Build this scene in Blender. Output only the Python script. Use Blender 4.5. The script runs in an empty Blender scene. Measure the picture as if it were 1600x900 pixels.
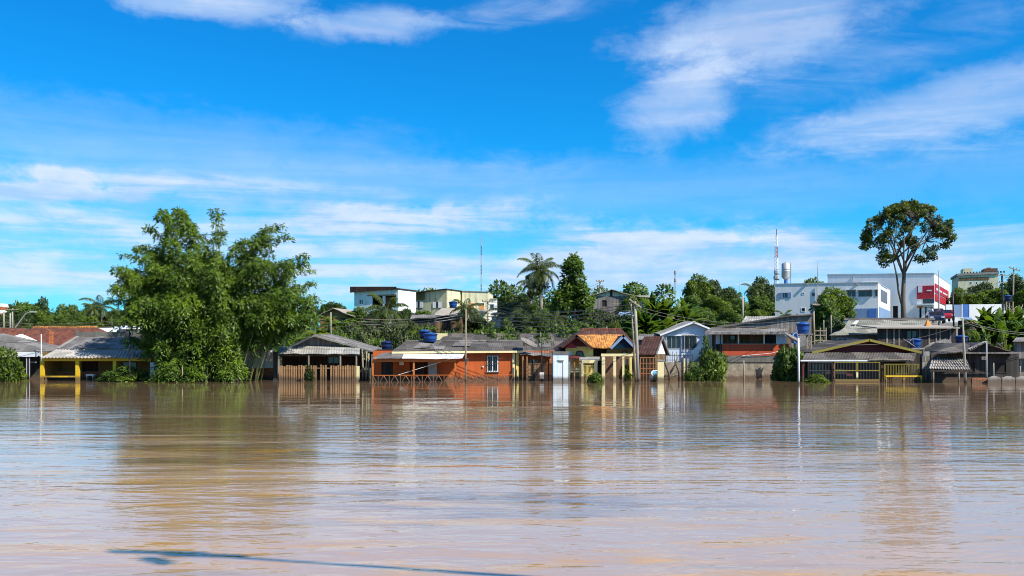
import bpy, math, random
import numpy as np
from mathutils import Vector
R = math.radians
SC = bpy.context.scene
COL = SC.collection

# ------------------------------------------------------------ camera, world, sun, exposure
CAM_H = 2.25
FPX = 1400.0            # focal length in pixels of the 1600 px wide photograph
HOR = 550.0             # horizon row in the photograph
cam_d = bpy.data.cameras.new('camera')
cam = bpy.data.objects.new('camera', cam_d); COL.objects.link(cam)
cam.location = (0, 0, CAM_H); cam.rotation_euler = (R(90), 0, 0)
cam_d.sensor_width = 36; cam_d.lens = 36*FPX/1600; cam_d.shift_y = (HOR-450)/1600
cam_d.clip_start = 0.1; cam_d.clip_end = 20000
SC.camera = cam
SC.view_settings.view_transform = 'Standard'; SC.view_settings.look = 'None'
SC.view_settings.exposure = 0.45; SC.view_settings.gamma = 1
SC.render.engine = 'CYCLES'
SC.cycles.use_denoising = True; SC.cycles.filter_width = 1.0
SC.cycles.max_bounces = 6; SC.cycles.transparent_max_bounces = 8
SC.cycles.caustics_reflective = False; SC.cycles.caustics_refractive = False

SUN_EL, SUN_BACK = 44.0, 38.0      # degrees above horizon; degrees behind the camera's right
ce = math.cos(R(SUN_EL))
SUN = Vector((ce*math.cos(R(SUN_BACK)), -ce*math.sin(R(SUN_BACK)), math.sin(R(SUN_EL))))
sd = bpy.data.lights.new('sun', 'SUN'); sd.energy = 5.0; sd.angle = R(0.5); sd.color = (1.0, 0.95, 0.86)
so = bpy.data.objects.new('sun', sd); COL.objects.link(so)
so.rotation_euler = SUN.to_track_quat('Z', 'Y').to_euler()

class NT:
    """small node-tree writer"""
    def __init__(s, tree): s.t = tree; s.n = tree.nodes; s.l = tree.links
    def new(s, typ, **kw):
        n = s.n.new(typ)
        for k, v in kw.items(): setattr(n, k, v)
        return n
    def put(s, sock, v):
        if isinstance(v, bpy.types.NodeSocket): s.l.new(v, sock)
        elif v is not None: sock.default_value = v
    def math(s, op, a, b=None, c=None, clamp=False):
        n = s.new('ShaderNodeMath', operation=op, use_clamp=clamp)
        for i, v in enumerate((a, b, c)):
            if v is not None: s.put(n.inputs[i], v)
        return n.outputs[0]
    def mix(s, f, a, b, mode='MIX'):
        n = s.new('ShaderNodeMix', data_type='RGBA', blend_type=mode)
        s.put(n.inputs[0], f)
        for i, v in ((6, a), (7, b)):
            s.put(n.inputs[i], v if isinstance(v, bpy.types.NodeSocket) else (*v[:3], 1))
        return n.outputs[2]
    def noise(s, vec, scale, detail=4, rough=0.55, dist=0.0):
        n = s.new('ShaderNodeTexNoise'); s.put(n.inputs['Vector'], vec)
        n.inputs['Scale'].default_value = scale; n.inputs['Detail'].default_value = detail
        n.inputs['Roughness'].default_value = rough; n.inputs['Distortion'].default_value = dist
        return n.outputs['Fac']
    def ramp(s, v, lo, hi, smooth=True):
        n = s.new('ShaderNodeMapRange', interpolation_type='SMOOTHSTEP' if smooth else 'LINEAR')
        s.put(n.inputs[0], v); n.inputs[1].default_value = lo; n.inputs[2].default_value = hi
        return n.outputs[0]
    def vscale(s, vec, sc):
        n = s.new('ShaderNodeMapping'); s.put(n.inputs['Vector'], vec); n.inputs['Scale'].default_value = sc
        return n.outputs[0]
    def xyz(s, vec):
        n = s.new('ShaderNodeSeparateXYZ'); s.put(n.inputs[0], vec); return n.outputs
    def cxyz(s, x, y, z):
        n = s.new('ShaderNodeCombineXYZ')
        for i, v in enumerate((x, y, z)): s.put(n.inputs[i], v)
        return n.outputs[0]

W = bpy.data.worlds.new('World'); SC.world = W; W.use_nodes = True
nt = NT(W.node_tree); nt.n.clear()
sky = nt.new('ShaderNodeTexSky', sky_type='NISHITA', sun_disc=False)
sky.sun_elevation = R(SUN_EL); sky.sun_rotation = R(90+SUN_BACK)
sky.altitude = 200; sky.air_density = 1.0; sky.dust_density = 0.4; sky.ozone_density = 2.5
hs = nt.new('ShaderNodeHueSaturation'); nt.l.new(sky.outputs[0], hs.inputs['Color'])
hs.inputs['Saturation'].default_value = 1.3; hs.inputs['Value'].default_value = 1.08
tc = nt.new('ShaderNodeTexCoord')
dx, dy, dz = nt.xyz(tc.outputs['Generated'])
az = nt.math('ARCTAN2', dx, dy)
hyp = nt.math('SQRT', nt.math('ADD', nt.math('MULTIPLY', dx, dx), nt.math('MULTIPLY', dy, dy)))
el = nt.math('DIVIDE', dz, nt.math('MAXIMUM', hyp, 0.001))       # tangent of the elevation
den = nt.math('ADD', nt.math('MAXIMUM', dz, 0.0), 0.09)
lay = nt.cxyz(nt.math('DIVIDE', dx, den), nt.math('DIVIDE', dy, den), 0.0)   # a flat layer of cloud overhead
n_big = nt.noise(lay, 0.9, 7, 0.6, 0.6)
n_fine = nt.noise(nt.vscale(lay, (1, 2.4, 1)), 2.6, 8, 0.62, 0.8)
n_str = nt.noise(nt.cxyz(nt.math('MULTIPLY', az, 3.5), nt.math('MULTIPLY', el, 46.0), 0.0), 1.0, 6, 0.58, 0.5)
n_cott = nt.noise(nt.cxyz(nt.math('MULTIPLY', az, 17.0), nt.math('MULTIPLY', el, 34.0), 7.0), 1.0, 8, 0.66, 0.2)
n_wob = nt.noise(nt.cxyz(nt.math('MULTIPLY', az, 9.0), nt.math('MULTIPLY', el, 14.0), 3.0), 1.0, 7, 0.62, 0.35)

def cloud(u, v, ru, rv, tilt=0.0, warp=0.9):
    """soft elliptical bank at azimuth u, slope v"""
    a = nt.math('SUBTRACT', az, u); b = nt.math('SUBTRACT', el, v)
    b = nt.math('SUBTRACT', b, nt.math('MULTIPLY', a, tilt))
    a = nt.math('DIVIDE', a, ru); b = nt.math('DIVIDE', b, rv)
    r = nt.math('SQRT', nt.math('ADD', nt.math('MULTIPLY', a, a), nt.math('MULTIPLY', b, b)))
    r = nt.math('ADD', r, nt.math('MULTIPLY', nt.math('SUBTRACT', n_wob, 0.5), warp*2))
    r = nt.math('ADD', r, nt.math('MULTIPLY', nt.math('SUBTRACT', n_cott, 0.5), 1.15))
    return nt.ramp(r, 1.12, 0.30)
def dirpx(px, py): return math.atan((px-800)/FPX), (HOR-py)/math.hypot(FPX, px-800)
acc = None
def add_cloud(px, py, rx, ry, amp, tilt=0.0, tex=None, warp=0.9):
    global acc
    u, v = dirpx(px, py)
    m = cloud(u, v, rx/FPX, ry/FPX, tilt, warp)
    if tex is not None: m = nt.math('MULTIPLY', m, tex)
    m = nt.math('MULTIPLY', m, amp)
    acc = m if acc is None else nt.math('ADD', acc, m)
wisp = nt.ramp(n_fine, 0.30, 0.72)
puff = nt.ramp(n_big, 0.28, 0.66)
strat = nt.ramp(nt.math('ADD', nt.math('MULTIPLY', n_str, 0.72), nt.math('MULTIPLY', n_cott, 0.28)), 0.38, 0.62)
add_cloud(320, -4, 175, 40, 0.85, 0.0, None, 0.5)
add_cloud(580, 36, 130, 34, 0.6, 0.05, None, 0.6)
add_cloud(800, 22, 190, 26, 0.42, 0.08, wisp)
add_cloud(1190, 45, 230, 80, 0.62, 0.12, None, 0.6)
add_cloud(1070, 140, 105, 85, 0.6, 0.3, None, 0.65)
add_cloud(1330, 95, 250, 60, 0.28, 0.15, wisp)
add_cloud(1510, 160, 300, 55, 0.5, 0.16, None, 0.6)
add_cloud(1420, 215, 170, 45, 0.4, 0.0, wisp)
add_cloud(250, 235, 640, 80, 0.24, -0.05, None, 0.5)
add_cloud(900, 300, 1300, 60, 0.22, 0.0, None, 0.5)
add_cloud(50, 300, 150, 16, 0.8, 0.03, None, 0.5)
add_cloud(330, 290, 360, 20, 0.6, -0.01, strat, 0.5)
add_cloud(250, 392, 950, 105, 1.05, 0.0, nt.math('ADD', nt.math('MULTIPLY', strat, 0.66), 0.30))
add_cloud(1150, 440, 800, 70, 0.7, 0.0, nt.math('ADD', nt.math('MULTIPLY', strat, 0.5), 0.15))
add_cloud(600, 345, 330, 26, 0.5, 0.0, strat)
add_cloud(960, 380, 400, 24, 1.1, 0.01, strat, 0.4)
add_cloud(1080, 420, 560, 40, 0.5, 0.0, None, 0.6)
add_cloud(1380, 380, 330, 40, 0.35, 0.0, strat)
# the part of the sky the photograph does not show: scattered fair-weather cloud
rest = nt.math('MULTIPLY', nt.ramp(el, 0.42, 0.7), nt.math('MULTIPLY', puff, 0.25))
behind = nt.math('MULTIPLY', nt.ramp(dy, 0.15, -0.3), nt.math('MULTIPLY', puff, 0.25))
acc = nt.math('ADD', acc, nt.math('ADD', rest, behind))
# pale air low over the horizon
lowv = nt.math('MULTIPLY', nt.ramp(el, 0.20, -0.02), 0.6)
acc = nt.math('MINIMUM', acc, 1.0)
ccol = nt.mix(nt.ramp(nt.math('ADD', nt.math('MULTIPLY', n_str, 0.55), nt.math('MULTIPLY', n_cott, 0.45)), 0.36, 0.64), (3.2, 4.8, 7.2), (5.9, 6.5, 7.7))
deep = nt.mix(1.0, hs.outputs[0], (0.08, 0.92, 1.26), 'MULTIPLY')     # clear washed tropical air: a deep azure
skyc = nt.mix(lowv, deep, (2.3, 4.6, 7.3))
skyc = nt.mix(nt.math('MULTIPLY', acc, 0.86), skyc, ccol)
bg = nt.new('ShaderNodeBackground'); nt.l.new(skyc, bg.inputs[0]); bg.inputs[1].default_value = 0.1
wo = nt.new('ShaderNodeOutputWorld'); nt.l.new(bg.outputs[0], wo.inputs[0])

# ------------------------------------------------------------ materials
MATS = {}
def mat(name, c, var=0.25, scale=1.5, rough=0.8, dirt=0.0, dirtc=(0.06, 0.05, 0.04), boards=0, board_var=0.35, bump=0.0,
        tiles=None, metal=0.0, spec=0.4, fine=14.0, sheets=0.0):
    """paint, stone or timber: broad mottling, fine grain, run-down streaks, optional board by board tone or tile rows"""
    m = bpy.data.materials.new(name); m.use_nodes = True; MATS[name] = m
    t = NT(m.node_tree); t.n.clear()
    o = t.new('ShaderNodeOutputMaterial'); b = t.new('ShaderNodeBsdfPrincipled'); t.l.new(b.outputs[0], o.inputs[0])
    co = t.new('ShaderNodeTexCoord').outputs['Object']
    n1 = t.noise(co, scale, 5, 0.6); n2 = t.noise(co, fine, 4, 0.6)
    v = t.math('ADD', t.math('MULTIPLY', t.math('SUBTRACT', n1, 0.5), var*2.2), t.math('MULTIPLY', t.math('SUBTRACT', n2, 0.5), var*1.3))
    v = t.math('ADD', v, 1.0)
    x, y, z = t.xyz(co)
    hgt = n2
    if boards:
        k = t.math('FLOOR', t.math('MULTIPLY', t.math('ADD', x, t.math('MULTIPLY', y, 0.73)), boards))
        wn = t.new('ShaderNodeTexWhiteNoise', noise_dimensions='1D'); t.l.new(k, wn.inputs['W'])
        v = t.math('ADD', v, t.math('MULTIPLY', t.math('SUBTRACT', wn.outputs[0], 0.5), board_var*2))
        fr = t.math('FRACT', t.math('MULTIPLY', t.math('ADD', x, t.math('MULTIPLY', y, 0.73)), boards))
        gap = t.ramp(t.math('ABSOLUTE', t.math('SUBTRACT', fr, 0.5)), 0.42, 0.5)
        v = t.math('MULTIPLY', v, t.math('SUBTRACT', 1.0, t.math('MULTIPLY', gap, 0.75)))
    if tiles:
        tx, tz = tiles
        a = t.math('ADD', t.math('MULTIPLY', t.math('FLOOR', t.math('MULTIPLY', x, tx)), 7.31), t.math('MULTIPLY', t.math('FLOOR', t.math('MULTIPLY', z, tz)), 3.77))
        wn = t.new('ShaderNodeTexWhiteNoise', noise_dimensions='1D'); t.l.new(a, wn.inputs['W'])
        v = t.math('ADD', v, t.math('MULTIPLY', t.math('SUBTRACT', wn.outputs[0], 0.5), 0.7))
        fz = t.math('FRACT', t.math('MULTIPLY', z, tz)); fx = t.math('FRACT', t.math('MULTIPLY', x, tx))
        hgt = t.math('ADD', t.math('MULTIPLY', fz, -1.0), t.math('SINE', t.math('MULTIPLY', fx, 3.1416)))
    if sheets:                                          # each roofing sheet weathered to its own tone
        a = t.math('ADD', t.math('MULTIPLY', t.math('FLOOR', t.math('MULTIPLY', x, 0.9)), 7.31), t.math('MULTIPLY', t.math('FLOOR', t.math('ADD', t.math('MULTIPLY', y, 0.6), t.math('MULTIPLY', z, 0.5))), 3.77))
        wn = t.new('ShaderNodeTexWhiteNoise', noise_dimensions='1D'); t.l.new(a, wn.inputs['W'])
        v = t.math('ADD', v, t.math('MULTIPLY', t.math('SUBTRACT', t.math('POWER', wn.outputs[0], 2.0), 0.25), sheets))
    colr = t.mix(1.0, c, t.cxyz(v, v, v), 'MULTIPLY')
    if dirt:
        s = t.noise(t.vscale(co, (2.6, 2.6, 0.35)), 1.3, 6, 0.65)
        f = t.math('MULTIPLY', t.ramp(s, 0.45, 0.75), dirt)
        colr = t.mix(f, colr, dirtc)
        mud = t.math('ADD', z, t.math('MULTIPLY', t.noise(t.vscale(co, (1.2, 1.2, 0.5)), 1.0, 5, 0.65), -0.5))   # silt line left by the flood
        colr = t.mix(t.math('MULTIPLY', t.ramp(mud, 0.24, -0.08), 0.85), colr, (0.10, 0.065, 0.04))
    t.l.new(colr, b.inputs['Base Color'])
    b.inputs['Roughness'].default_value = rough; b.inputs['Metallic'].default_value = metal
    b.inputs['Specular IOR Level'].default_value = spec
    if bump or tiles:
        bp = t.new('ShaderNodeBump'); bp.inputs['Strength'].default_value = bump or 0.6; bp.inputs['Distance'].default_value = 0.04
        t.l.new(hgt, bp.inputs['Height']); t.l.new(bp.outputs[0], b.inputs['Normal'])
    return m
def leafmat(name, c1, c2, trans=0.35, rough=0.45, c3=None):
    m = bpy.data.materials.new(name); m.use_nodes = True; MATS[name] = m
    t = NT(m.node_tree); t.n.clear()
    o = t.new('ShaderNodeOutputMaterial'); b = t.new('ShaderNodeBsdfPrincipled')
    g = t.new('ShaderNodeNewGeometry'); co = t.new('ShaderNodeTexCoord').outputs['Object']
    f = g.outputs['Random Per Island']
    n = t.noise(co, 0.35, 3, 0.5)
    at = t.new('ShaderNodeAttribute', attribute_name='spray_normal')                 # leaves of one spray lie along it: they catch the light together
    tf = t.new('ShaderNodeVectorTransform', vector_type='NORMAL', convert_from='OBJECT', convert_to='WORLD'); t.l.new(at.outputs['Vector'], tf.inputs[0])
    def vm(op, a_, b_=None):
        q = t.new('ShaderNodeVectorMath', operation=op); t.put(q.inputs[0], a_)
        if b_ is not None: t.put(q.inputs[1], b_)
        return q.outputs[0]
    sc_ = t.new('ShaderNodeVectorMath', operation='SCALE'); t.l.new(g.outputs['Normal'], sc_.inputs[0]); sc_.inputs['Scale'].default_value = 0.45
    nn = vm('NORMALIZE', vm('ADD', tf.outputs[0], sc_.outputs[0]))
    t.l.new(nn, b.inputs['Normal'])
    k = t.math('ADD', t.math('MULTIPLY', f, 0.6), t.math('MULTIPLY', t.math('SUBTRACT', n, 0.4), 1.4), clamp=True)
    c = t.mix(k, c1, c2)
    if c3: c = t.mix(t.ramp(f, 0.90, 0.96), c, c3)
    t.l.new(c, b.inputs['Base Color']); b.inputs['Roughness'].default_value = rough; b.inputs['Specular IOR Level'].default_value = 0.35
    tr = t.new('ShaderNodeBsdfTranslucent'); t.l.new(t.mix(1.0, c, (1.15, 1.3, 0.5), 'MULTIPLY'), tr.inputs[0])
    mx = t.new('ShaderNodeMixShader'); mx.inputs[0].default_value = trans
    t.l.new(b.outputs[0], mx.inputs[1]); t.l.new(tr.outputs[0], mx.inputs[2]); t.l.new(mx.outputs[0], o.inputs[0])
    return m
def glassmat(name, c, rough=0.08):
    m = bpy.data.materials.new(name); m.use_nodes = True; MATS[name] = m
    b = m.node_tree.nodes['Principled BSDF']; b.inputs['Base Color'].default_value = (*c, 1)
    b.inputs['Roughness'].default_value = rough; b.inputs['Specular IOR Level'].default_value = 0.6
    return m

mat('fibro', (0.145, 0.130, 0.115), 0.55, 0.8, 0.9, 0.75, (0.06, 0.055, 0.05), sheets=.9)
mat('fibro_dark', (0.080, 0.068, 0.057), 0.6, 0.8, 0.9, 0.6, (0.035, 0.032, 0.028), sheets=1.1)
mat('fibro_pale', (0.31, 0.285, 0.25), 0.3, 0.8, 0.9, 0.5, (0.13, 0.12, 0.10), sheets=.5)
mat('sheet_white', (0.74, 0.735, 0.71), 0.12, 0.7, 0.6, 0.25, (0.35, 0.32, 0.28))
mat('sheet_tan', (0.36, 0.31, 0.25), 0.25, 0.8, 0.85, 0.4, (0.14, 0.11, 0.085))
mat('roof_olive', (0.20, 0.19, 0.15), 0.4, 0.7, 0.9, 0.6, (0.08, 0.075, 0.06), sheets=.7)
mat('tile_red', (0.145, 0.045, 0.024), 0.4, 1.0, 0.9, 0.4, (0.05, 0.025, 0.018), tiles=(4.2, 5.5))
mat('tile_brown', (0.085, 0.034, 0.024), 0.5, 1.2, 0.9, 0.5, (0.03, 0.02, 0.016), tiles=(4.2, 5.5))
mat('tile_orange', (0.52, 0.215, 0.045), 0.3, 1.2, 0.85, 0.6, (0.20, 0.085, 0.03), tiles=(4.2, 5.5))
mat('tile_pale', (0.36, 0.32, 0.28), 0.4, 1.5, 0.9, 0.4, (0.1, 0.08, 0.07))
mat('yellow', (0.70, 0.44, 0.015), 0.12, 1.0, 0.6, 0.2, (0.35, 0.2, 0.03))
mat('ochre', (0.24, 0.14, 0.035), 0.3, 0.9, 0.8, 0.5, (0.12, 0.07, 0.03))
mat('orange', (0.47, 0.092, 0.016), 0.34, 0.7, 0.8, 0.7, (0.30, 0.07, 0.018))
mat('orange_trim', (0.46, 0.125, 0.02), 0.2, 1.5, 0.7, 0.3, (0.2, 0.07, 0.02))
mat('red_paint', (0.42, 0.062, 0.018), 0.2, 1.0, 0.75, 0.4, (0.15, 0.03, 0.015))
mat('maroon', (0.13, 0.025, 0.028), 0.3, 1.0, 0.8, 0.3, (0.04, 0.015, 0.015))
mat('teal_paint', (0.06, 0.20, 0.27), 0.3, 2.0, 0.8, 0.3, (0.03, 0.07, 0.10), boards=4)
mat('cream', (0.76, 0.64, 0.34), 0.12, 1.2, 0.75, 0.35, (0.35, 0.26, 0.13))
mat('butter', (0.72, 0.56, 0.16), 0.16, 1.0, 0.8, 0.35, (0.3, 0.2, 0.07))
mat('white_paint', (0.78, 0.78, 0.76), 0.08, 0.8, 0.7, 0.3, (0.38, 0.36, 0.33))
mat('white_blue', (0.66, 0.72, 0.80), 0.08, 0.8, 0.7, 0.3, (0.33, 0.36, 0.40))
mat('white_wall', (0.83, 0.81, 0.77), 0.06, 0.4, 0.75, 0.28, (0.42, 0.42, 0.44), fine=4)
mat('stained_blue', (0.70, 0.78, 0.80), 0.15, 1.4, 0.7, 0.5, (0.25, 0.45, 0.52))
mat('mint', (0.60, 0.76, 0.66), 0.16, 0.5, 0.8, 0.55, (0.18, 0.24, 0.17), fine=5)  # pale green carries the shade on a white house's front
mat('dirty_cream', (0.72, 0.66, 0.42), 0.25, 0.5, 0.85, 0.8, (0.20, 0.18, 0.10), fine=5)
mat('shaded_plaster', (0.50, 0.46, 0.28), 0.35, 0.5, 0.9, 0.85, (0.11, 0.11, 0.06), fine=5)  # stained; darkened copy of the flank's cream, for a front out of the sun
mat('concrete', (0.30, 0.285, 0.255), 0.3, 1.0, 0.9, 0.6, (0.10, 0.09, 0.075), bump=0.4)
mat('concrete_dark', (0.16, 0.15, 0.13), 0.45, 0.9, 0.95, 0.7, (0.05, 0.045, 0.035), bump=0.5)
mat('stone', (0.30, 0.25, 0.18), 0.6, 2.2, 0.95, 0.5, (0.09, 0.075, 0.05), bump=0.8, fine=6)
mat('stone_brown', (0.16, 0.085, 0.05), 0.6, 3.0, 0.95, 0.4, (0.05, 0.03, 0.02), bump=0.8, fine=7)
mat('brick', (0.42, 0.125, 0.045), 0.35, 2.5, 0.9, 0.4, (0.16, 0.06, 0.03), bump=0.3, tiles=(5, 12))
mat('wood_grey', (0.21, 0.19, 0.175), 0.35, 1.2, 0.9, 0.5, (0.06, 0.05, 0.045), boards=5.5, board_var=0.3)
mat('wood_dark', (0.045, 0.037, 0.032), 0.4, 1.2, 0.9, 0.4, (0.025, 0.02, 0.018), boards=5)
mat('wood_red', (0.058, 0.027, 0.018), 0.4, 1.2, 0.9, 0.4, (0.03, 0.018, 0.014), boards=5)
mat('wood_brown', (0.17, 0.105, 0.05), 0.35, 1.2, 0.85, 0.3, (0.06, 0.04, 0.02), boards=5)
mat('picket', (0.34, 0.19, 0.085), 0.35, 2.0, 0.85, 0.3, (0.15, 0.09, 0.05), boards=7, board_var=0.25)
mat('post_wood', (0.30, 0.24, 0.17), 0.35, 2.0, 0.9, 0.5, (0.10, 0.08, 0.06))
mat('pole_concrete', (0.34, 0.30, 0.24), 0.2, 1.5, 0.9, 0.4, (0.2, 0.17, 0.13))
mat('dark_metal', (0.035, 0.034, 0.036), 0.3, 2.0, 0.5)
mat('grey_metal', (0.34, 0.34, 0.35), 0.2, 2.0, 0.5, 0.3, (0.14, 0.11, 0.09))
mat('rust', (0.30, 0.12, 0.05), 0.4, 3.0, 0.85, 0.4, (0.10, 0.04, 0.02))
mat('steel', (0.52, 0.51, 0.49), 0.15, 1.0, 0.45, 0.35, (0.24, 0.22, 0.2), metal=0.4)
mat('tank_blue', (0.016, 0.075, 0.28), 0.15, 2.0, 0.4)
mat('tank_navy', (0.010, 0.024, 0.10), 0.2, 2.0, 0.45)
mat('sky_blue', (0.20, 0.50, 0.68), 0.2, 2.0, 0.5, 0.3, (0.2, 0.25, 0.25))
mat('gate_blue', (0.06, 0.17, 0.45), 0.15, 1.0, 0.6, 0.3, (0.04, 0.08, 0.2))
mat('slate_blue', (0.20, 0.29, 0.44), 0.12, 0.8, 0.6, 0.2, (0.1, 0.15, 0.24))
mat('sign_red', (0.42, 0.018, 0.03), 0.1, 0.7, 0.5)
mat('car_red', (0.42, 0.015, 0.03), 0.05, 1.0, 0.3)
mat('car_navy', (0.03, 0.035, 0.08), 0.05, 1.0, 0.25)
mat('car_white', (0.78, 0.74, 0.74), 0.04, 1.0, 0.3)
mat('umbrella_orange', (0.72, 0.25, 0.05), 0.15, 2.0, 0.8)
mat('yellow_green', (0.22, 0.18, 0.025), 0.25, 1.5, 0.7, 0.4, (0.16, 0.13, 0.04))
mat('rubber', (0.02, 0.02, 0.02), 0.2, 3.0, 0.9)
mat('interior', (0.022, 0.017, 0.015), 0.3, 1.0, 0.95)  # near-black: shade inside openings put into the colour
mat('bark', (0.16, 0.125, 0.095), 0.4, 2.5, 0.95, 0.4, (0.06, 0.045, 0.035), bump=0.6)
mat('bark_pale', (0.30, 0.26, 0.20), 0.35, 2.5, 0.95, 0.4, (0.12, 0.10, 0.08), bump=0.5)
mat('culm', (0.17, 0.18, 0.06), 0.3, 3.0, 0.6)
mat('tower_red', (0.42, 0.10, 0.07), 0.1, 1, 0.6)
glassmat('glass', (0.025, 0.032, 0.04)); glassmat('glass_blue', (0.10, 0.16, 0.30), 0.15); glassmat('car_glass', (0.02, 0.02, 0.025))
leafmat('leaf_bamboo', (0.026, 0.074, 0.006), (0.195, 0.300, 0.011), 0.2, 0.5)
leafmat('leaf_mid', (0.034, 0.078, 0.008), (0.150, 0.225, 0.014), 0.3)
leafmat('leaf_dark', (0.020, 0.045, 0.008), (0.080, 0.130, 0.014), 0.22)
leafmat('leaf_bright', (0.06, 0.115, 0.008), (0.175, 0.235, 0.014), 0.35)
leafmat('leaf_lime', (0.10, 0.15, 0.010), (0.24, 0.27, 0.016), 0.4)
leafmat('leaf_palm', (0.045, 0.075, 0.015), (0.11, 0.14, 0.03), 0.25, 0.4, (0.20, 0.13, 0.03))
leafmat('leaf_umbrella', (0.036, 0.066, 0.008), (0.15, 0.18, 0.012), 0.3, 0.5, (0.12, 0.06, 0.02))
leafmat('leaf_grey', (0.05, 0.075, 0.025), (0.16, 0.18, 0.05), 0.25, 0.6, (0.16, 0.14, 0.10))

# ------------------------------------------------------------ geometry helpers
class Fr:
    """a thing's own frame: origin on its near right corner, local x along the front, local y away from the water"""
    def __init__(s, px, D, th=0.0, z=0.0):
        s.x = (px-800)/FPX*D; s.D = D; s.th = R(th); s.z = z
        s.c, s.s = math.cos(s.th), math.sin(s.th)
    def lx(s, px, y=0.0):
        k = (px-800)/FPX
        return (k*(s.D+y*s.c) - s.x - y*s.s)/(s.c + k*s.s)
    def ly(s, px, x=0.0):
        k = (px-800)/FPX
        return (k*(s.D-x*s.s) - s.x - x*s.c)/(s.s - k*s.c)
    def lz(s, py, x=0.0, y=0.0):
        return CAM_H + (HOR-py)/FPX*(s.D - x*s.s + y*s.c) - s.z
    def p(s, px, py, y=0.0):
        x = s.lx(px, y); return (x, y, s.lz(py, x, y))
    def q(s, px, py, x=0.0):
        y = s.ly(px, x); return (x, y, s.lz(py, x, y))

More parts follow.
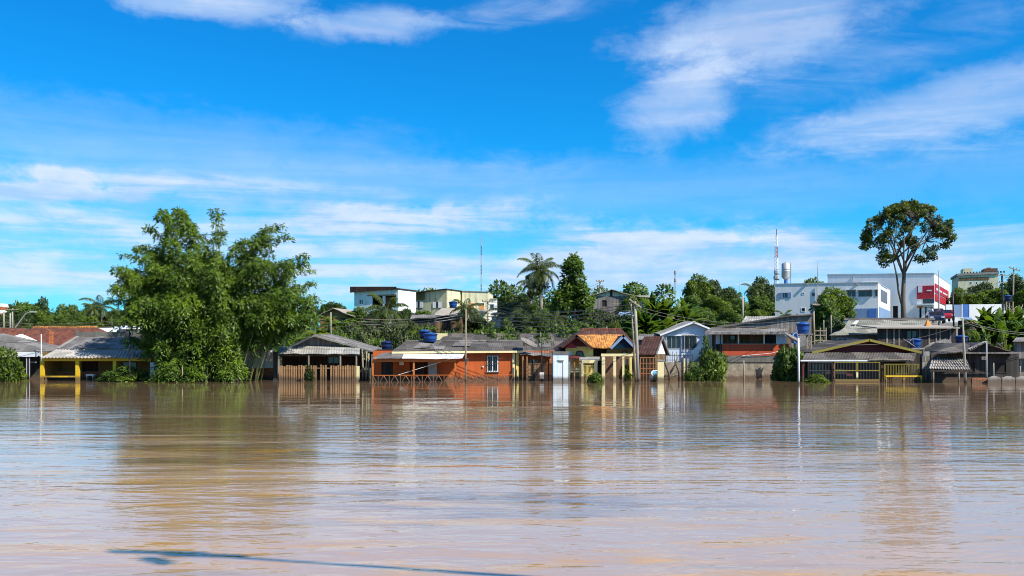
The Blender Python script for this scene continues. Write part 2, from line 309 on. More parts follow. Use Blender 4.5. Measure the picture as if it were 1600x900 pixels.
class MB:
    def __init__(s): s.v = []; s.f = []
    def add(s, vs, fs):
        n = len(s.v); s.v += [tuple(a) for a in vs]; s.f += [tuple(i+n for i in f) for f in fs]; return s
    def box(s, x0, x1, y0, y1, z0, z1):
        x0, x1 = sorted((x0, x1)); y0, y1 = sorted((y0, y1)); z0, z1 = sorted((z0, z1))
        return s.add([(x0,y0,z0),(x1,y0,z0),(x1,y1,z0),(x0,y1,z0),(x0,y0,z1),(x1,y0,z1),(x1,y1,z1),(x0,y1,z1)],
                     [(0,3,2,1),(4,5,6,7),(0,1,5,4),(1,2,6,5),(2,3,7,6),(3,0,4,7)])
    def pbox(s, f, px0, px1, py0, py1, y0, y1):
        a = f.p(px0, py1, y0); b = f.p(px1, py0, y0); zb = f.lz(py1, (a[0]+b[0])/2, y0); zt = f.lz(py0, (a[0]+b[0])/2, y0)
        return s.box(a[0], b[0], y0, y1, zb, zt)
    def slab(s, a, b, c, d, t=0.05):
        a, b, c, d = map(Vector, (a, b, c, d)); n = (b-a).cross(d-a).normalized()
        if n.z < 0: n = -n
        lo = [p-n*t for p in (a, b, c, d)]
        return s.add([a,b,c,d]+lo, [(0,1,2,3),(7,6,5,4),(0,4,5,1),(1,5,6,2),(2,6,7,3),(3,7,4,0)])
    def tri(s, a, b, c, t=0.05):
        a, b, c = map(Vector, (a, b, c)); n = (b-a).cross(c-a).normalized()
        if n.z < 0: n = -n
        return s.add([a,b,c,a-n*t,b-n*t,c-n*t], [(0,1,2),(5,4,3),(0,3,4,1),(1,4,5,2),(2,5,3,0)])
    def corr(s, a, b, c, d, period=0.2, amp=0.025, t=0.03, rows=3, sag=0.02, seed=0):
        """corrugated sheet: a-b is the eave, d-c the ridge"""
        if amp < 0.04: amp *= 0.55; sag *= 1.8
        a, b, c, d = map(Vector, (a, b, c, d)); n = (b-a).cross(d-a).normalized()
        if n.z < 0: n = -n
        L = max((b-a).length, (c-d).length); N = max(4, int(L/period*4)); rr = random.Random(seed)
        jit = [[rr.uniform(-sag, sag) for _ in range(N//16+3)] for _ in range(rows+1)]
        vs = []
        for j in range(rows+1):
            v = j/rows
            for i in range(N+1):
                u = i/N; p = (a*(1-u)+b*u)*(1-v)+(d*(1-u)+c*u)*v
                q = u*(len(jit[j])-1.001); k = int(q); h = jit[j][k]*(1-q+k)+jit[j][k+1]*(q-k)
                vs.append(p+n*(amp*math.sin(2*math.pi*u*L/period)+h))
        m = len(vs); vs += [p-n*t for p in vs]; fs = []; w = N+1
        for j in range(rows):
            for i in range(N):
                k = j*w+i; fs.append((k,k+1,k+1+w,k+w)); fs.append((m+k,m+k+w,m+k+1+w,m+k+1))
        for i in range(N): fs.append((i, m+i, m+i+1, i+1)); k = rows*w+i; fs.append((k, k+1, m+k+1, m+k))
        for j in range(rows): k = j*w; fs.append((k, k+w, m+k+w, m+k)); k = j*w+N; fs.append((k, m+k, m+k+w, k+w))
        return s.add(vs, fs)
    def prism(s, pts, y0, y1):
        """polygon given as (x, z), pushed from y0 to y1"""
        n = len(pts)
        return s.add([(x,y0,z) for x,z in pts]+[(x,y1,z) for x,z in pts],
                     [tuple(range(n)), tuple(range(2*n-1,n-1,-1))]+[(i,i+n,(i+1)%n+n,(i+1)%n) for i in range(n)])
    def prismx(s, pts, x0, x1):
        """polygon given as (y, z), pushed from x0 to x1"""
        n = len(pts)
        return s.add([(x0,y,z) for y,z in pts]+[(x1,y,z) for y,z in pts],
                     [tuple(range(n)), tuple(range(2*n-1,n-1,-1))]+[(i,i+n,(i+1)%n+n,(i+1)%n) for i in range(n)])
    def tube(s, pts, r, n=6):
        pts = [Vector(p) for p in pts]; rs = r if isinstance(r, (list, tuple)) else [r]*len(pts); vs = []
        for i, p in enumerate(pts):
            d = (pts[min(i+1,len(pts)-1)]-pts[max(i-1,0)]).normalized()
            u = d.cross(Vector((0.31,0.93,0.17))); u = (u if u.length > 1e-3 else d.cross(Vector((1,0,0)))).normalized(); w = d.cross(u)
            vs += [p+(u*math.cos(2*math.pi*k/n)+w*math.sin(2*math.pi*k/n))*rs[i] for k in range(n)]
        fs = [(i*n+k, i*n+(k+1)%n, (i+1)*n+(k+1)%n, (i+1)*n+k) for i in range(len(pts)-1) for k in range(n)]
        fs += [tuple(range(n-1,-1,-1)), tuple((len(pts)-1)*n+k for k in range(n))]
        return s.add(vs, fs)
    def lathe(s, c, prof, n=20):
        c = Vector(c); vs = [(c.x+r*math.cos(2*math.pi*k/n), c.y+r*math.sin(2*math.pi*k/n), c.z+z) for r,z in prof for k in range(n)]
        fs = [(i*n+k, i*n+(k+1)%n, (i+1)*n+(k+1)%n, (i+1)*n+k) for i in range(len(prof)-1) for k in range(n)]
        fs += [tuple(range(n-1,-1,-1)), tuple((len(prof)-1)*n+k for k in range(n))]
        return s.add(vs, fs)
    def wall(s, x0, x1, z0, z1, y0, y1, holes=()):
        xs = sorted({x0, x1, *[min(max(h[i],x0),x1) for h in holes for i in (0,1)]}); zs = sorted({z0, z1, *[min(max(h[i],z0),z1) for h in holes for i in (2,3)]})
        for a, b in zip(xs, xs[1:]):
            for c, d in zip(zs, zs[1:]):
                mx, mz = (a+b)/2, (c+d)/2
                if not any(h[0] < mx < h[1] and h[2] < mz < h[3] for h in holes): s.box(a, b, y0, y1, c, d)
        return s
    def ring(s, x0, x1, z0, z1, y0, y1, w):
        s.box(x0, x1, y0, y1, z1-w, z1); s.box(x0, x1, y0, y1, z0, z0+w)
        s.box(x0, x0+w, y0, y1, z0+w, z1-w); s.box(x1-w, x1, y0, y1, z0+w, z1-w); return s
    def build(s, name, m, parent=None, smooth=False, kind=None, label=None):
        me = bpy.data.meshes.new(name); me.from_pydata(s.v, [], s.f); me.update()
        return link(name, me, m, parent, smooth, kind, label)
def link(name, me, m, parent=None, smooth=False, kind=None, label=None):
    me.materials.append(MATS[m] if isinstance(m, str) else m)
    if smooth: me.shade_smooth()
    o = bpy.data.objects.new(name, me); COL.objects.link(o)
    if parent is not None: o.parent = parent
    if kind: o['kind'] = kind
    if label: o['label'] = label
    return o
def quads(V, n=4, N=None):
    """V: (k, n, 3) array of separate polygons -> mesh"""
    V = np.asarray(V, dtype=np.float32); k = V.shape[0]
    me = bpy.data.meshes.new('leaves'); me.vertices.add(k*n); me.vertices.foreach_set('co', V.ravel())
    me.loops.add(k*n); me.loops.foreach_set('vertex_index', np.arange(k*n, dtype=np.int32))
    me.polygons.add(k); me.polygons.foreach_set('loop_start', np.arange(0, k*n, n, dtype=np.int32))
    if N is not None:
        at = me.attributes.new('spray_normal', 'FLOAT_VECTOR', 'POINT'); at.data.foreach_set('vector', np.repeat(np.asarray(N, dtype=np.float32), n, axis=0).ravel())
    me.update(calc_edges=True); return me
def tag(o, label, cat, group=None):
    o['label'] = label; o['category'] = cat
    if group: o['group'] = group
    return o
def thing(name, label, cat, f, group=None):
    o = bpy.data.objects.new(name, None); COL.objects.link(o); o.empty_display_size = 0.3
    o.location = (f.x, f.D, f.z); o.rotation_euler = (0, 0, -f.th)
    return tag(o, label, cat, group)
def dup(root, f, label, scale=(1,1,1), rz=0.0, group=None, mats=None):
    r = root.copy(); COL.objects.link(r); r.location = (f.x, f.D, f.z); r.rotation_euler = (0,0,rz); r.scale = scale; r['label'] = label
    if group: r['group'] = group
    for ch in list(root.children):
        c = ch.copy(); COL.objects.link(c); c.parent = r
        if mats and ch.name.split('.')[0] in mats:
            c.material_slots[0].link = 'OBJECT'; c.material_slots[0].material = MATS[mats[ch.name.split('.')[0]]]
        for g in list(ch.children):
            d = g.copy(); COL.objects.link(d); d.parent = c
    return r
def window(f, par, px0, px1, py0, py1, y=0.0, frame='white_paint', glass='glass', w=0.06, mull=1, bars=0, name='window', depth=0.08):
    """frame ring a little proud of the wall, pane set back as a sub-part"""
    a = f.p(px0, py1, y); b = f.p(px1, py0, y); m = MB().ring(a[0], b[0], a[2], b[2], y-0.035, y+depth, w)
    for i in range(1, mull+1):
        x = a[0]+(b[0]-a[0])*i/(mull+1); m.box(x-w*.35, x+w*.35, y-0.02, y+depth-0.01, a[2]+w, b[2]-w)
    o = m.build(name, frame, par)
    MB().box(a[0]+w*.5, b[0]-w*.5, y+depth*.45, y+depth*.7, a[2]+w*.5, b[2]-w*.5).build('pane', glass, o)
    if bars:
        g = MB()
        for i in range(bars+1):
            x = a[0]+(b[0]-a[0])*i/bars; g.box(x-0.014, x+0.014, y-0.16, y-0.13, a[2]-0.05, b[2]+0.05)
        for z in (a[2]-0.06, (a[2]+b[2])/2, b[2]+0.03): g.box(a[0]-0.02, b[0]+0.02, y-0.165, y-0.125, z, z+0.03)
        g.build('grille', 'dark_metal', o)
    return o, (a[0]+0.001, b[0]-0.001, a[2]+0.001, b[2]-0.001)
def hole(f, px0, px1, py0, py1, y=0.0):
    a = f.p(px0, py1, y); b = f.p(px1, py0, y); return (a[0], b[0], a[2], b[2])

# ------------------------------------------------------------ the setting: terrain and flood water
def sstep(a, b, v):
    t = min(max((v-a)/(b-a), 0), 1); return t*t*(3-2*t)
GY = [(-400,-1.7),(60,-1.7),(75,-0.6),(80,0.2),(90,1.7),(100,3.3),(115,5.2),(130,6.4),(150,7.2),(300,8.0),(6000,9.0)]
def ground(x, y):
    for (a, za), (b, zb) in zip(GY, GY[1:]):
        if y <= b: z = za+(zb-za)*(y-a)/(b-a); break
    else: z = 9.0
    k = 0.42+0.58*sstep(-48, -8, x)
    return z*k if z > 0 else z
def build_terrain():
    xs = sorted({*range(-120, 121, 4), *[-6000,-3000,-1500,-800,-400,-250,-160,160,250,400,800,1500,3000,6000]})
    ys = sorted({*[-400,-200,-100,-50,0,30,50], *range(58, 160, 3), *[170,190,220,260,300,400,600,1000,1800,3000,6000]})
    r = random.Random(3); V = []; F = []
    for y in ys:
        for x in xs: V.append((x, y, ground(x, y)+(r.uniform(-.12,.12) if 76 < y < 160 else 0)))
    w = len(xs)
    for j in range(len(ys)-1):
        for i in range(w-1): F.append((j*w+i, j*w+i+1, (j+1)*w+i+1, (j+1)*w+i))
    m = bpy.data.materials.new('earth'); m.use_nodes = True; t = NT(m.node_tree); b = m.node_tree.nodes['Principled BSDF']
    co = t.new('ShaderNodeTexCoord').outputs['Object']
    c = t.mix(t.ramp(t.noise(co, 0.25, 6, 0.6), 0.4, 0.6), (0.12, 0.085, 0.05), (0.045, 0.07, 0.02))
    t.l.new(t.mix(t.ramp(t.noise(co, 2.5, 5, 0.6), 0.3, 0.7), (0.03, 0.035, 0.015), c), b.inputs['Base Color']); b.inputs['Roughness'].default_value = 0.95
    MATS['earth'] = m
    MB().add(V, F).build('ground', 'earth', None, True, 'structure')
build_terrain()

def build_water():
    m = bpy.data.materials.new('muddy_water'); m.use_nodes = True; MATS['muddy_water'] = m
    t = NT(m.node_tree); b = m.node_tree.nodes['Principled BSDF']
    co = t.new('ShaderNodeTexCoord').outputs['Object']
    # silt: lighter ochre boils and streaks carried by the current, streaks thicker near the camera; base darkened with distance so reflections contrast
    wx, wy, wz = t.xyz(co)
    silt = t.noise(t.vscale(co, (0.10, 0.42, 1)), 1.0, 6, 0.6, 1.0)
    streak = t.noise(t.vscale(co, (0.22, 1.3, 1)), 1.0, 6, 0.62, 0.9)
    near_mix = t.ramp(wy, 30.0, 11.0)
    c = t.mix(t.ramp(t.math('ADD', silt, t.math('MULTIPLY', t.math('SUBTRACT', near_mix, 0.45), 0.32)), 0.38, 0.66), WATER_A, WATER_B)
    c = t.mix(t.math('MULTIPLY', t.ramp(t.math('ADD', streak, t.math('MULTIPLY', near_mix, 0.09)), 0.61, 0.70), 0.8), c, WATER_C)
    t.l.new(c, b.inputs['Base Color'])
    b.inputs['Roughness'].default_value = 0.02; b.inputs['IOR'].default_value = 1.5
    b.inputs['Specular IOR Level'].default_value = 0.5
    # ripples half a metre apart, in patches; the water between the houses is sheltered and nearly flat
    chop = t.noise(t.vscale(co, (2.2, 4.6, 1)), 1.0, 3, 0.5, 0.4)
    mid = t.noise(t.vscale(co, (0.75, 2.0, 1)), 1.0, 3, 0.5, 0.5)
    swell = t.noise(t.vscale(co, (0.10, 0.42, 1)), 1.0, 3, 0.5, 0.5)
    lane = t.ramp(t.noise(t.vscale(co, (0.035, 0.15, 1)), 1.0, 6, 0.62, 0.8), 0.36, 0.64)
    open_ = t.math('ADD', t.math('MULTIPLY', t.ramp(wy, 46.0, 17.0), 0.8), 0.2)
    amp = t.math('MULTIPLY', open_, t.math('ADD', t.math('MULTIPLY', lane, 0.75), 0.25))
    h = t.math('MULTIPLY', amp, t.math('ADD', t.math('MULTIPLY', chop, 0.010), t.math('MULTIPLY', mid, 0.034)))
    h = t.math('ADD', h, t.math('MULTIPLY', swell, 0.020))
    bp = t.new('ShaderNodeBump'); bp.inputs['Strength'].default_value = WATER_BUMP; bp.inputs['Distance'].default_value = 1.0
    t.l.new(h, bp.inputs['Height']); t.l.new(bp.outputs[0], b.inputs['Normal'])
    MB().add([(-500,-150,0),(500,-150,0),(500,95,0),(-500,95,0)], [(0,1,2,3)]).build('flood_water', 'muddy_water', None, False, 'structure')
WATER_A, WATER_B, WATER_C, WATER_BUMP = (0.19, 0.118, 0.065), (0.45, 0.29, 0.18), (0.53, 0.275, 0.065), 1.0
build_water()

# ------------------------------------------------------------ foliage helpers
def leafq(P, A, L, w, rng):
    n = len(P); rv = rng.normal(size=(n,3)); S = np.cross(A, rv); S /= np.linalg.norm(S, axis=1, keepdims=True)+1e-9
    L = np.asarray(L).reshape(-1,1); w = np.asarray(w).reshape(-1,1); N = np.cross(A, S)
    m = P+A*L*0.5+N*L*0.08
    return np.stack([P, m+S*w*.5, P+A*L-N*L*0.05, m-S*w*.5], axis=1)
def norm(a): return a/(np.linalg.norm(a, axis=-1, keepdims=True)+1e-9)
def clump_leaves(cl, n, L, w, droop, rng, up=0.25, inner=0.5, flat=0.8):
    out = []; nrm = []
    for (c, r) in cl:
        k = max(8, int(n*r*r)); d = norm(rng.normal(size=(k,3))+np.array([0,0,up])); rad = r*(inner+(1-inner)*rng.random((k,1))**0.7)
        P = np.array(c)+d*rad*np.array([1,1,flat]); A = norm(d*0.7+rng.normal(size=(k,3))*0.6+np.array([0,0,-droop]))
        s = 0.7+0.6*rng.random(k); out.append(leafq(P, A, L*s, w*s, rng)); nrm.append(norm(d+np.array([0,0,0.35])))
    return np.concatenate(out), 4, np.concatenate(nrm)
PROTO = {}
def proto_broad(seed, shape=0, leafL=0.5):
    rng = np.random.default_rng(seed); r = random.Random(seed); cl = []
    m = 34
    for i in range(m):
        a = r.uniform(0, 6.283); v = r.uniform(-0.75, 1.0); h = math.sqrt(max(0, 1-v*v*0.9)); q = r.uniform(0.55, 1.0)
        rr = r.uniform(0.75, 1.45)
        if shape == 1: q *= (1.1-0.3*v)                 # spreading
        cl.append(((3.1*h*math.cos(a)*q, 3.1*h*math.sin(a)*q, 6.2+3.0*v*q+r.uniform(-.3,.3)), rr))
    cl += [((r.uniform(-1,1), r.uniform(-1,1), 5.2+i*0.9), 1.4) for i in range(4)]
    crown = quads(*clump_leaves(cl, 190, leafL, leafL*0.42, 0.35, rng))
    t = MB(); t.tube([(0,0,-1),(0.1,0,1.5),(0,0.1,3.5),(0.05,0,6)], [0.32,0.26,0.2,0.08], 7)
    for c, _ in cl[::3]: t.tube([(0.02,0.05,2.6+r.uniform(0,1.5)), (c[0]*.45, c[1]*.45, 4.2+c[2]*.12), c], [0.13,0.08,0.03], 5)
    return t, crown, 8.4, 9.9
def proto_bush(seed, leafL=0.30):
    rng = np.random.default_rng(seed); r = random.Random(seed); cl = []
    for i in range(20):
        a = r.uniform(0, 6.283); q = math.sqrt(r.random()); z = r.uniform(0.1, 1.0)*(1-0.55*q*q)
        cl.append(((1.55*q*math.cos(a), 1.2*q*math.sin(a), 0.15+2.1*z), r.uniform(0.4, 0.75)))
    crown = quads(*clump_leaves(cl, 420, leafL, leafL*0.45, 0.3, rng))
    t = MB()
    for c, _ in cl[::2]: t.tube([(c[0]*.2, c[1]*.2, -0.6), (c[0]*.6, c[1]*.6, c[2]*.5), c], [0.045,0.03,0.012], 5)
    return t, crown, 4.0, 2.75
def proto_cone(seed):
    rng = np.random.default_rng(seed); r = random.Random(seed); cl = []
    for i in range(66):
        z = r.uniform(0.5, 9.4); R0 = 2.35*(1-z/10.2)**0.75; a = r.uniform(0, 6.283); q = r.uniform(0.45, 1.0)
        cl.append(((R0*q*math.cos(a), R0*q*math.sin(a), z), r.uniform(0.35, 0.55)+0.35*(1-z/10)))
    cl.append(((0.05,0,9.6), 0.33))
    crown = quads(*clump_leaves(cl, 420, 0.36, 0.16, 0.5, rng, flat=1.2))
    t = MB(); t.tube([(0,0,-1),(0.05,0,4),(0,0,9.4)], [0.24,0.17,0.03], 7)
    for c, _ in cl[::4]: t.tube([(0.03,0,c[2]-0.6), c], [0.06,0.02], 5)
    return t, crown, 5.3, 10.0
MAKERS = {'broad1': lambda: proto_broad(11), 'broad2': lambda: proto_broad(23, 1), 'broad3': lambda: proto_broad(37, 0, 0.62),
          'bush1': lambda: proto_bush(5), 'bush2': lambda: proto_bush(9, 0.42), 'cone': lambda: proto_cone(2)}
def plant(kind, px, top, D, wpx, label, name, cat, leaf='leaf_mid', group=None, base=None, rz=0.0, deep=1.0, bark='bark', parts=('trunk', 'crown')):
    """stand a tree or bush of that kind where it grows; its mesh data is shared, its size and leaf colour are its own"""
    if kind not in PROTO:
        t, crown, w0, h0 = MAKERS[kind]()
        tm = bpy.data.meshes.new(kind+' wood'); tm.from_pydata(t.v, [], t.f); tm.shade_smooth(); tm.materials.append(None); crown.materials.append(None)
        PROTO[kind] = (tm, crown, w0, h0)
    tm, cm, w0, h0 = PROTO[kind]
    f = Fr(px, D)
    f.z = ground(f.x, D) if base is None else CAM_H+(HOR-base)/FPX*D
    h = CAM_H+(HOR-top)/FPX*D - f.z; w = wpx/FPX*D
    root = thing(name, label, cat, f, group); root.rotation_euler = (0,0,rz); root.scale = (w/w0, w/w0*deep, h/h0)
    for me, nm, mt in ((tm, parts[0], bark), (cm, parts[1], leaf)):
        o = bpy.data.objects.new(nm, me); COL.objects.link(o); o.parent = root
        o.material_slots[0].link = 'OBJECT'; o.material_slots[0].material = MATS[mt]
    return root

def frond_quads(base, az, elev, L, rng, droop=1.0, leaf=0.65, wid=0.07, nseg=26):
    """one feather frond: arched rachis with a leaflet pair at each step"""
    pts = []; p = np.array(base, float); e = elev; d = np.array([math.cos(az), math.sin(az), 0])
    for i in range(nseg+1):
        pts.append(p.copy()); p = p+(d*math.cos(e)+np.array([0,0,math.sin(e)]))*(L/nseg); e -= droop*(1.1+1.4*i/nseg)/nseg
    Q = []; side = np.array([-math.sin(az), math.cos(az), 0])
    for i in range(nseg):
        w = 0.05*(1-0.8*i/nseg); Q.append([pts[i]-side*w, pts[i]+side*w, pts[i+1]+side*w*.9, pts[i+1]-side*w*.9])
        if i < 2: continue
        t = (pts[i+1]-pts[i]); t = t/np.linalg.norm(t); ll = leaf*(0.45+1.0*math.sin(math.pi*min(1, (i/nseg)*0.9+0.12)))
        for sgn in (-1, 1):
            for k in (0.0, 0.5):
                b0 = pts[i]*(1-k)+pts[i+1]*k
                a = norm(side*sgn*0.8+t*0.55+np.array([0,0,-0.45-0.25*rng.random()])+rng.normal(size=3)*0.10)
                m = b0+a*ll*0.5; tip = b0+a*ll+np.array([0,0,-0.22*ll]); Q.append([b0, m+t*wid*.6, tip, m-t*wid*.6])
    return Q
def upn(Q):
    Q = np.array(Q); n = norm(np.cross(Q[:,1]-Q[:,0], Q[:,3]-Q[:,0])); n[n[:,2] < 0] *= -1; return norm(n+np.array([0,0,.25]))
def palm(px, top, D, label, spread, trunk_r=0.16, n=20, seed=1, lean=0.0, base=None, leaf='leaf_palm', name='palm_tree', cat='palm', group=None, emin=-0.9, emax=1.35, dr=0.9):
    rng = np.random.default_rng(seed); f = Fr(px, D); f.z = ground(f.x, D) if base is None else CAM_H+(HOR-base)/FPX*D
    h = CAM_H+(HOR-top)/FPX*D-f.z; L = spread/FPX*D
    root = thing(name, label, cat, f, group)
    ht = max(0.4, h-L*0.55); tp = (lean, 0, ht)
    MB().tube([(0,0,-0.5),(lean*.25,0,ht*.35),(lean*.7,0,ht*.75),tp], [trunk_r*1.5,trunk_r,trunk_r*.85,trunk_r*.8], 8).build('trunk', 'bark_pale', root, True)
    Q = []
    for i in range(n):
        u = (i+0.5)/n; e = emax-(emax-emin)*u**0.85; Q += frond_quads(tp, i*2.39996+seed, e+rng.normal()*0.1, L*(0.85+0.3*rng.random())*1.12, rng, dr+0.5*u, leaf=L*0.19, wid=max(0.05, L*.022))
    link('crown', quads(np.array(Q), 4, upn(Q)), leaf, root)
    return root
def banana(px, top, D, wpx, label, n=9, seed=1, base=None, leaf='leaf_mid', group=None, upright=0.6, name='banana_plant', cat='banana plant', wid=0.14, stems=3, low=.35):
    """big paddle leaves on arched midribs, torn into strips"""
    rng = np.random.default_rng(seed); f = Fr(px, D); f.z = ground(f.x, D) if base is None else CAM_H+(HOR-base)/FPX*D
    H = CAM_H+(HOR-top)/FPX*D-f.z; Wd = wpx/FPX*D*.5
    root = thing(name, label, cat, f, group); st = MB(); Q = []
    for s in range(stems):
        bx, by = rng.normal()*Wd*.35, rng.normal()*Wd*.3; hs_ = H*(low+0.25*rng.random())
        st.tube([(bx,by,-0.5),(bx,by,hs_)], [0.13,0.07], 7)
        for i in range(n):
            az_ = i*2.4+rng.random(); e = (0.5+upright*rng.random())*1.25; L = (H-hs_)*(0.85+0.35*rng.random()); p = np.array([bx,by,hs_]); d = np.array([math.cos(az_), math.sin(az_)*.8, 0])
            side = np.array([-math.sin(az_), math.cos(az_), 0]); k = 9; pts = []
            for j in range(k+1):
                pts.append(p.copy()); p = p+(d*math.cos(e)+np.array([0,0,math.sin(e)]))*L/k; e -= (0.10+0.26*j/k)*(1.25-upright*.5)
            for j in range(1, k):
                ww = L*wid*math.sin(math.pi*(j+0.3)/(k+0.5)); w2 = L*wid*math.sin(math.pi*min(1, (j+1.3)/(k+0.5)))
                dz_ = np.array([0,0,-0.35-0.5*rng.random()])
                for sg in (-1, 1): Q.append([pts[j], pts[j]+(side*sg+dz_*.6)*ww, pts[j+1]+(side*sg+dz_*.6)*w2*.92, pts[j+1]])
    st.build('stem', 'leaf_lime', root, True); link('foliage', quads(np.array(Q), 4, upn(Q)), leaf, root)
    return root

# ------------------------------------------------------------ the bamboo clump standing in the flood
def bamboo():
    rng = np.random.default_rng(7); r = random.Random(7); D = 70.0; f = Fr(335, D, 0, 0)
    root = thing('bamboo_clump', 'huge leaning bamboo clump with drooping plumes, standing in the flood water', 'bamboo', f)
    def loc(px, py, y=0): q = np.array(f.p(px, py, 0)); q[1] = y; return q
    culms = MB(); Q = []; NR = []
    def leaves(P, A, N, L=0.31, w=0.072):
        keep = P[:,2] > 0.03; P, A = P[keep], A[keep]; NR.append(N[keep]); sc = 0.65+0.7*rng.random(len(P)); Q.append(leafq(P, A, L*sc, w*sc, rng))
    def pad(c, R0, n, hang=0.5):
        """a spray of foliage: dense domed top, fringe hanging at the rim, open underneath"""
        n = int(n*1.2*R0*R0); th = rng.random(n)*6.283; q = np.sqrt(rng.random(n)); sq = 0.75+0.25*np.sin(th*3+rng.random()*6)
        P = np.stack([R0*q*sq*np.cos(th), R0*q*sq*np.sin(th), R0*0.42*(1-q*q*1.5)-hang*R0*rng.random(n)*q**2+rng.normal(size=n)*0.07], 1)+c
        A = norm(np.stack([np.cos(th)*0.7, np.sin(th)*0.7, -0.15-0.5*q], 1)+rng.normal(size=(n,3))*0.55); leaves(P, A, norm(np.stack([q*np.cos(th)*1.1, q*np.sin(th)*1.1, 1.05-0.75*q], 1)))
    def culm(tip, base, rise, plume, n, r0=0.05):
        """one arched stem; sprays along its upper part"""
        C = np.array([base[0]+(tip[0]-base[0])*0.35, base[1]+(tip[1]-base[1])*0.35, tip[2]+rise]); s = np.linspace(0, 1, 22)[:,None]
        path = (1-s)**2*base+2*s*(1-s)*C+s*s*tip; culms.tube([tuple(p) for p in path[::3]], [r0-(r0-.008)*i/7 for i in range(8)], 5)
        for k in range(n):
            t = 0.42+0.58*(k+0.5)/n; c = (1-t)**2*base+2*t*(1-t)*C+t*t*tip; rad = plume*(1.25-0.65*(t-0.42)/0.58)*r.uniform(0.8, 1.15)
            o = np.array([r.uniform(-.45,.45), r.uniform(-.5,.5), r.uniform(-.25,.1)])*rad; pad(c+o, rad, 300)
    def base_for(px, y): return np.array([ (px-335)/FPX*D*0.30+r.uniform(-1.2,1.2), y*0.3+r.uniform(-.8,.8), -1.0])
    # plumes that make the outline
    for px, py, y, rise, pl, n in ((250,332,0,1.2,.62,7),(262,327,.8,.8,.7,7),(280,334,-.6,.6,.8,8),(268,345,-1.2,.5,.9,8),(292,350,.8,.4,.75,7),(240,362,-1,.6,.75,7),
            (326,327,.3,.5,.5,4),(338,329,.6,.6,.45,4),(345,340,0,.7,.42,4),(352,362,.2,.8,.35,3),(348,376,-.8,.3,.6,5),
            (455,374,0,1.9,.5,8),(442,354,.4,1.0,.6,7),(428,360,-.5,.6,.7,7),(412,372,.6,.4,.8,7),(398,380,-.8,.4,.85,7),(436,376,-1.3,.5,.7,6),
            (486,399,0,.8,.5,6),(498,424,-.5,1.0,.5,7),(478,408,.6,.5,.7,7),(464,414,-1,.4,.8,7),(488,440,1,.6,.6,6),(490,468,.3,.6,.7,6),(484,492,-.8,.6,.8,6),(492,506,.6,.5,.7,6),(466,470,-1.8,.4,.9,7),
            (206,388,0,.7,.6,6),(217,383,.6,.5,.6,6),(228,392,-.6,.4,.75,7),(198,402,-1,.6,.6,6),(176,426,0,.7,.6,6),(170,446,.8,.8,.6,6),(184,420,-.8,.5,.7,6),(172,470,0,.8,.7,6),(178,492,.6,.6,.75,6),(192,455,-1.5,.4,.9,7),(205,430,-1.5,.4,.9,7)):
        culm(loc(px, py, y*1.6), base_for(px, y), rise, pl, n)
    # body of the clump
    env = lambda px: np.interp(px, [170,200,235,265,300,335,370,400,430,465,495], [440,405,378,362,382,392,392,388,392,415,445])
    for i in range(64):
        px = r.uniform(185, 486); top = env(px)+6; y = r.uniform(-4.2, 3.2); py = top+abs(r.gauss(0, 1))*55+ (12 if y < -2 else 0); py = min(py, 535 if px < 400 else 505)
        culm(loc(px, py, y), base_for(px, y), r.uniform(.3, .9), r.uniform(.75, 1.15), 5)
    # lower curtains hanging to the water, thick in front and to the right of the middle
    for i in range(190):
        u = r.uniform(-1, 1); px = 326+u*86; py = 470+122*r.random(); y = -math.sqrt(max(0, 1-u*u))*3.4+r.uniform(-.5, 2.6)
        if (px < 262 and r.random() < .35) or (py > 535 and abs(u) > .72): continue
        pad(loc(px, py, y), r.uniform(.45, .9), 320, 1.5)
    for i in range(30):
        px = r.uniform(400, 484); py = r.uniform(465, 522-max(0, px-415)*.25); pad(loc(px, py, r.uniform(-2.5, 2.5)), r.uniform(.6, .95), 300, .7)
    for i in range(16): px = r.uniform(196, 250); pad(loc(px, r.uniform(470, 560 if px > 228 else 515), r.uniform(-2, 2)), r.uniform(.6, .95), 300, .9)
    culms.build('culm', 'culm', root, True)
    link('foliage', quads(np.concatenate(Q), 4, np.concatenate(NR)), 'leaf_bamboo', root)
    print('bamboo leaves', sum(len(q) for q in Q))
bamboo()

